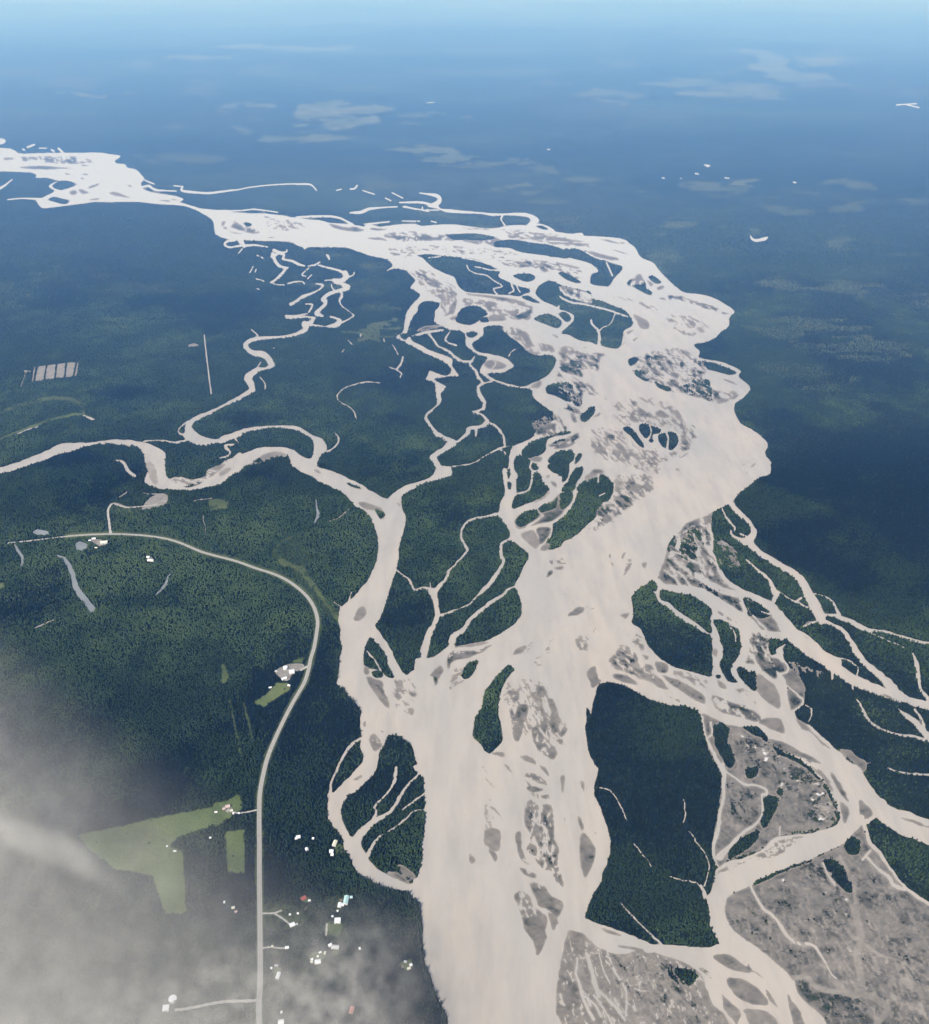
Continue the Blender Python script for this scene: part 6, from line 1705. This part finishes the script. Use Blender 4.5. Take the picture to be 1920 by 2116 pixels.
m_mist, N, L, v = vol_mat('mist_vapour')
MZ0, MZ1 = 170.0, 300.0
a0 = np.array(ground(-100, 1270, 230)); a1 = np.array(ground(1000, 2170, 230))
dirv = (a1 - a0) / np.linalg.norm(a1 - a0); nn = np.array([-dirv[1], dirv[0]])
tst = np.array(ground(100, 1950, 230)) - a0
if tst @ nn < 0: nn = -nn
P = nd(N, 'ShaderNodeNewGeometry').outputs['Position']
sub = nd(N, 'ShaderNodeVectorMath', operation='SUBTRACT'); L.new(P, sub.inputs[0]); sub.inputs[1].default_value = (a0[0], a0[1], 0)
dot = nd(N, 'ShaderNodeVectorMath', operation='DOT_PRODUCT'); L.new(sub.outputs[0], dot.inputs[0]); dot.inputs[1].default_value = (nn[0], nn[1], 0)
grad = rng_map(N, L, dot.outputs['Value'], -100, 700, 0, 1, True)
y0m = float(ground(500, 1830, 230)[1]); x1m = float(ground(900, 1950, 230)[0])
psep = nd(N, 'ShaderNodeSeparateXYZ'); L.new(P, psep.inputs[0])
low = mth(N, L, 'MULTIPLY', rng_map(N, L, psep.outputs['Y'], y0m, y0m - 260, 0, 0.55, True), rng_map(N, L, psep.outputs['X'], x1m - 160, x1m + 40, 1, 0, True))
lowp = noise(N, L, P, 0.03, 3, 0.5); low = mth(N, L, 'MULTIPLY', low, rng_map(N, L, lowp, 0.42, 0.62, 0.25, 1.6))
grad = mth(N, L, 'MAXIMUM', grad, low)
puff = noise(N, L, P, 0.024, 4, 0.6); wisp = noise(N, L, P, 0.0035, 4, 0.6)
den = mth(N, L, 'MULTIPLY', rng_map(N, L, puff, 0.36, 0.66, 0.75, 1.3), rng_map(N, L, wisp, 0.3, 0.66, 0.7, 1.25))
den = mth(N, L, 'MULTIPLY', den, grad)
s0 = np.array(ground(-60, 1690, 230)); s1 = np.array(ground(225, 1800, 230)); sdv = (s1 - s0) / np.linalg.norm(s1 - s0); sn = np.array([-sdv[1], sdv[0]])
def along(o, dd):
    a_ = nd(N, 'ShaderNodeVectorMath', operation='SUBTRACT'); L.new(P, a_.inputs[0]); a_.inputs[1].default_value = (o[0], o[1], 0)
    b_ = nd(N, 'ShaderNodeVectorMath', operation='DOT_PRODUCT'); L.new(a_.outputs[0], b_.inputs[0]); b_.inputs[1].default_value = (dd[0], dd[1], 0); return b_.outputs['Value']
wob = mth(N, L, 'MULTIPLY', mth(N, L, 'SUBTRACT', noise(N, L, P, 0.008, 2), 0.5), 50.0)
off = mth(N, L, 'ABSOLUTE', mth(N, L, 'ADD', along(s0, sn), wob))
ridge = mth(N, L, 'MULTIPLY', rng_map(N, L, off, 0, 26, 1, 0, True), rng_map(N, L, along(s0, sdv), np.linalg.norm(s1 - s0) * 0.75, np.linalg.norm(s1 - s0) * 1.15, 1, 0, True))
den = mth(N, L, 'ADD', den, mth(N, L, 'MULTIPLY', ridge, 0.75))
zs = nd(N, 'ShaderNodeSeparateXYZ'); L.new(P, zs.inputs[0])
den = mth(N, L, 'MULTIPLY', den, mth(N, L, 'MULTIPLY', rng_map(N, L, zs.outputs['Z'], MZ0, MZ0 + 40, 0, 1, True), rng_map(N, L, zs.outputs['Z'], MZ1 - 60, MZ1, 1, 0, True)))
L.new(mth(N, L, 'MULTIPLY', den, 0.0092), v.inputs['Density'])
v.inputs['Anisotropy'].default_value = -0.25; v.inputs['Color'].default_value = (0.97, 0.915, 0.815, 1)
corners = np.array([ground(-260, 980, 230), ground(-330, 2400, 230), ground(1000, 2400, 230), ground(1000, 2000, 230)])
mi = box('mist', corners[:, 0].min(), corners[:, 0].max(), corners[:, 1].min(), corners[:, 1].max(), MZ0, MZ1, m_mist); mi['kind'] = 'stuff'
mi['label'] = 'thin pale mist drifting over the farm clearings'

SUN_EL, SUN_AZ = 47.0, 215.0      # azimuth clockwise from +Y (the view direction)
w = bpy.data.worlds.new('World'); SC.world = w; w.use_nodes = True
N, L = w.node_tree.nodes, w.node_tree.links
sky = N.new('ShaderNodeTexSky'); sky.sky_type = 'NISHITA'; sky.sun_disc = False
sky.sun_elevation = RAD(SUN_EL); sky.sun_rotation = RAD(SUN_AZ); sky.altitude = 300
L.new(sky.outputs[0], N['Background'].inputs['Color']); N['Background'].inputs['Strength'].default_value = 0.1
sd = bpy.data.lights.new('sun', 'SUN'); sd.energy = 4.0; sd.angle = RAD(0.53); sd.color = (1, 0.955, 0.89)
so = bpy.data.objects.new('sun', sd); C.objects.link(so)
dv = Vector((math.sin(RAD(SUN_AZ)) * math.cos(RAD(SUN_EL)), math.cos(RAD(SUN_AZ)) * math.cos(RAD(SUN_EL)), math.sin(RAD(SUN_EL))))
so.rotation_euler = dv.to_track_quat('Z', 'Y').to_euler(); so.location = (0, 0, 3000)

cd = bpy.data.cameras.new('camera'); cam = bpy.data.objects.new('camera', cd); C.objects.link(cam)
cd.sensor_fit = 'HORIZONTAL'; cd.sensor_width = 36.0; cd.lens = F / 1920 * 36.0; cd.clip_start = 1.0; cd.clip_end = 400000
cam.location = (0, 0, H); cam.rotation_euler = (math.pi / 2 - PITCH, 0, 0)
SC.camera = cam
SC.render.engine = 'CYCLES'; SC.cycles.use_denoising = True; SC.cycles.max_bounces = 4; SC.cycles.volume_bounces = 1
vsx = SC.view_settings; vsx.view_transform = 'Standard'; vsx.look = 'None'; vsx.exposure = 0.6; vsx.gamma = 1.0
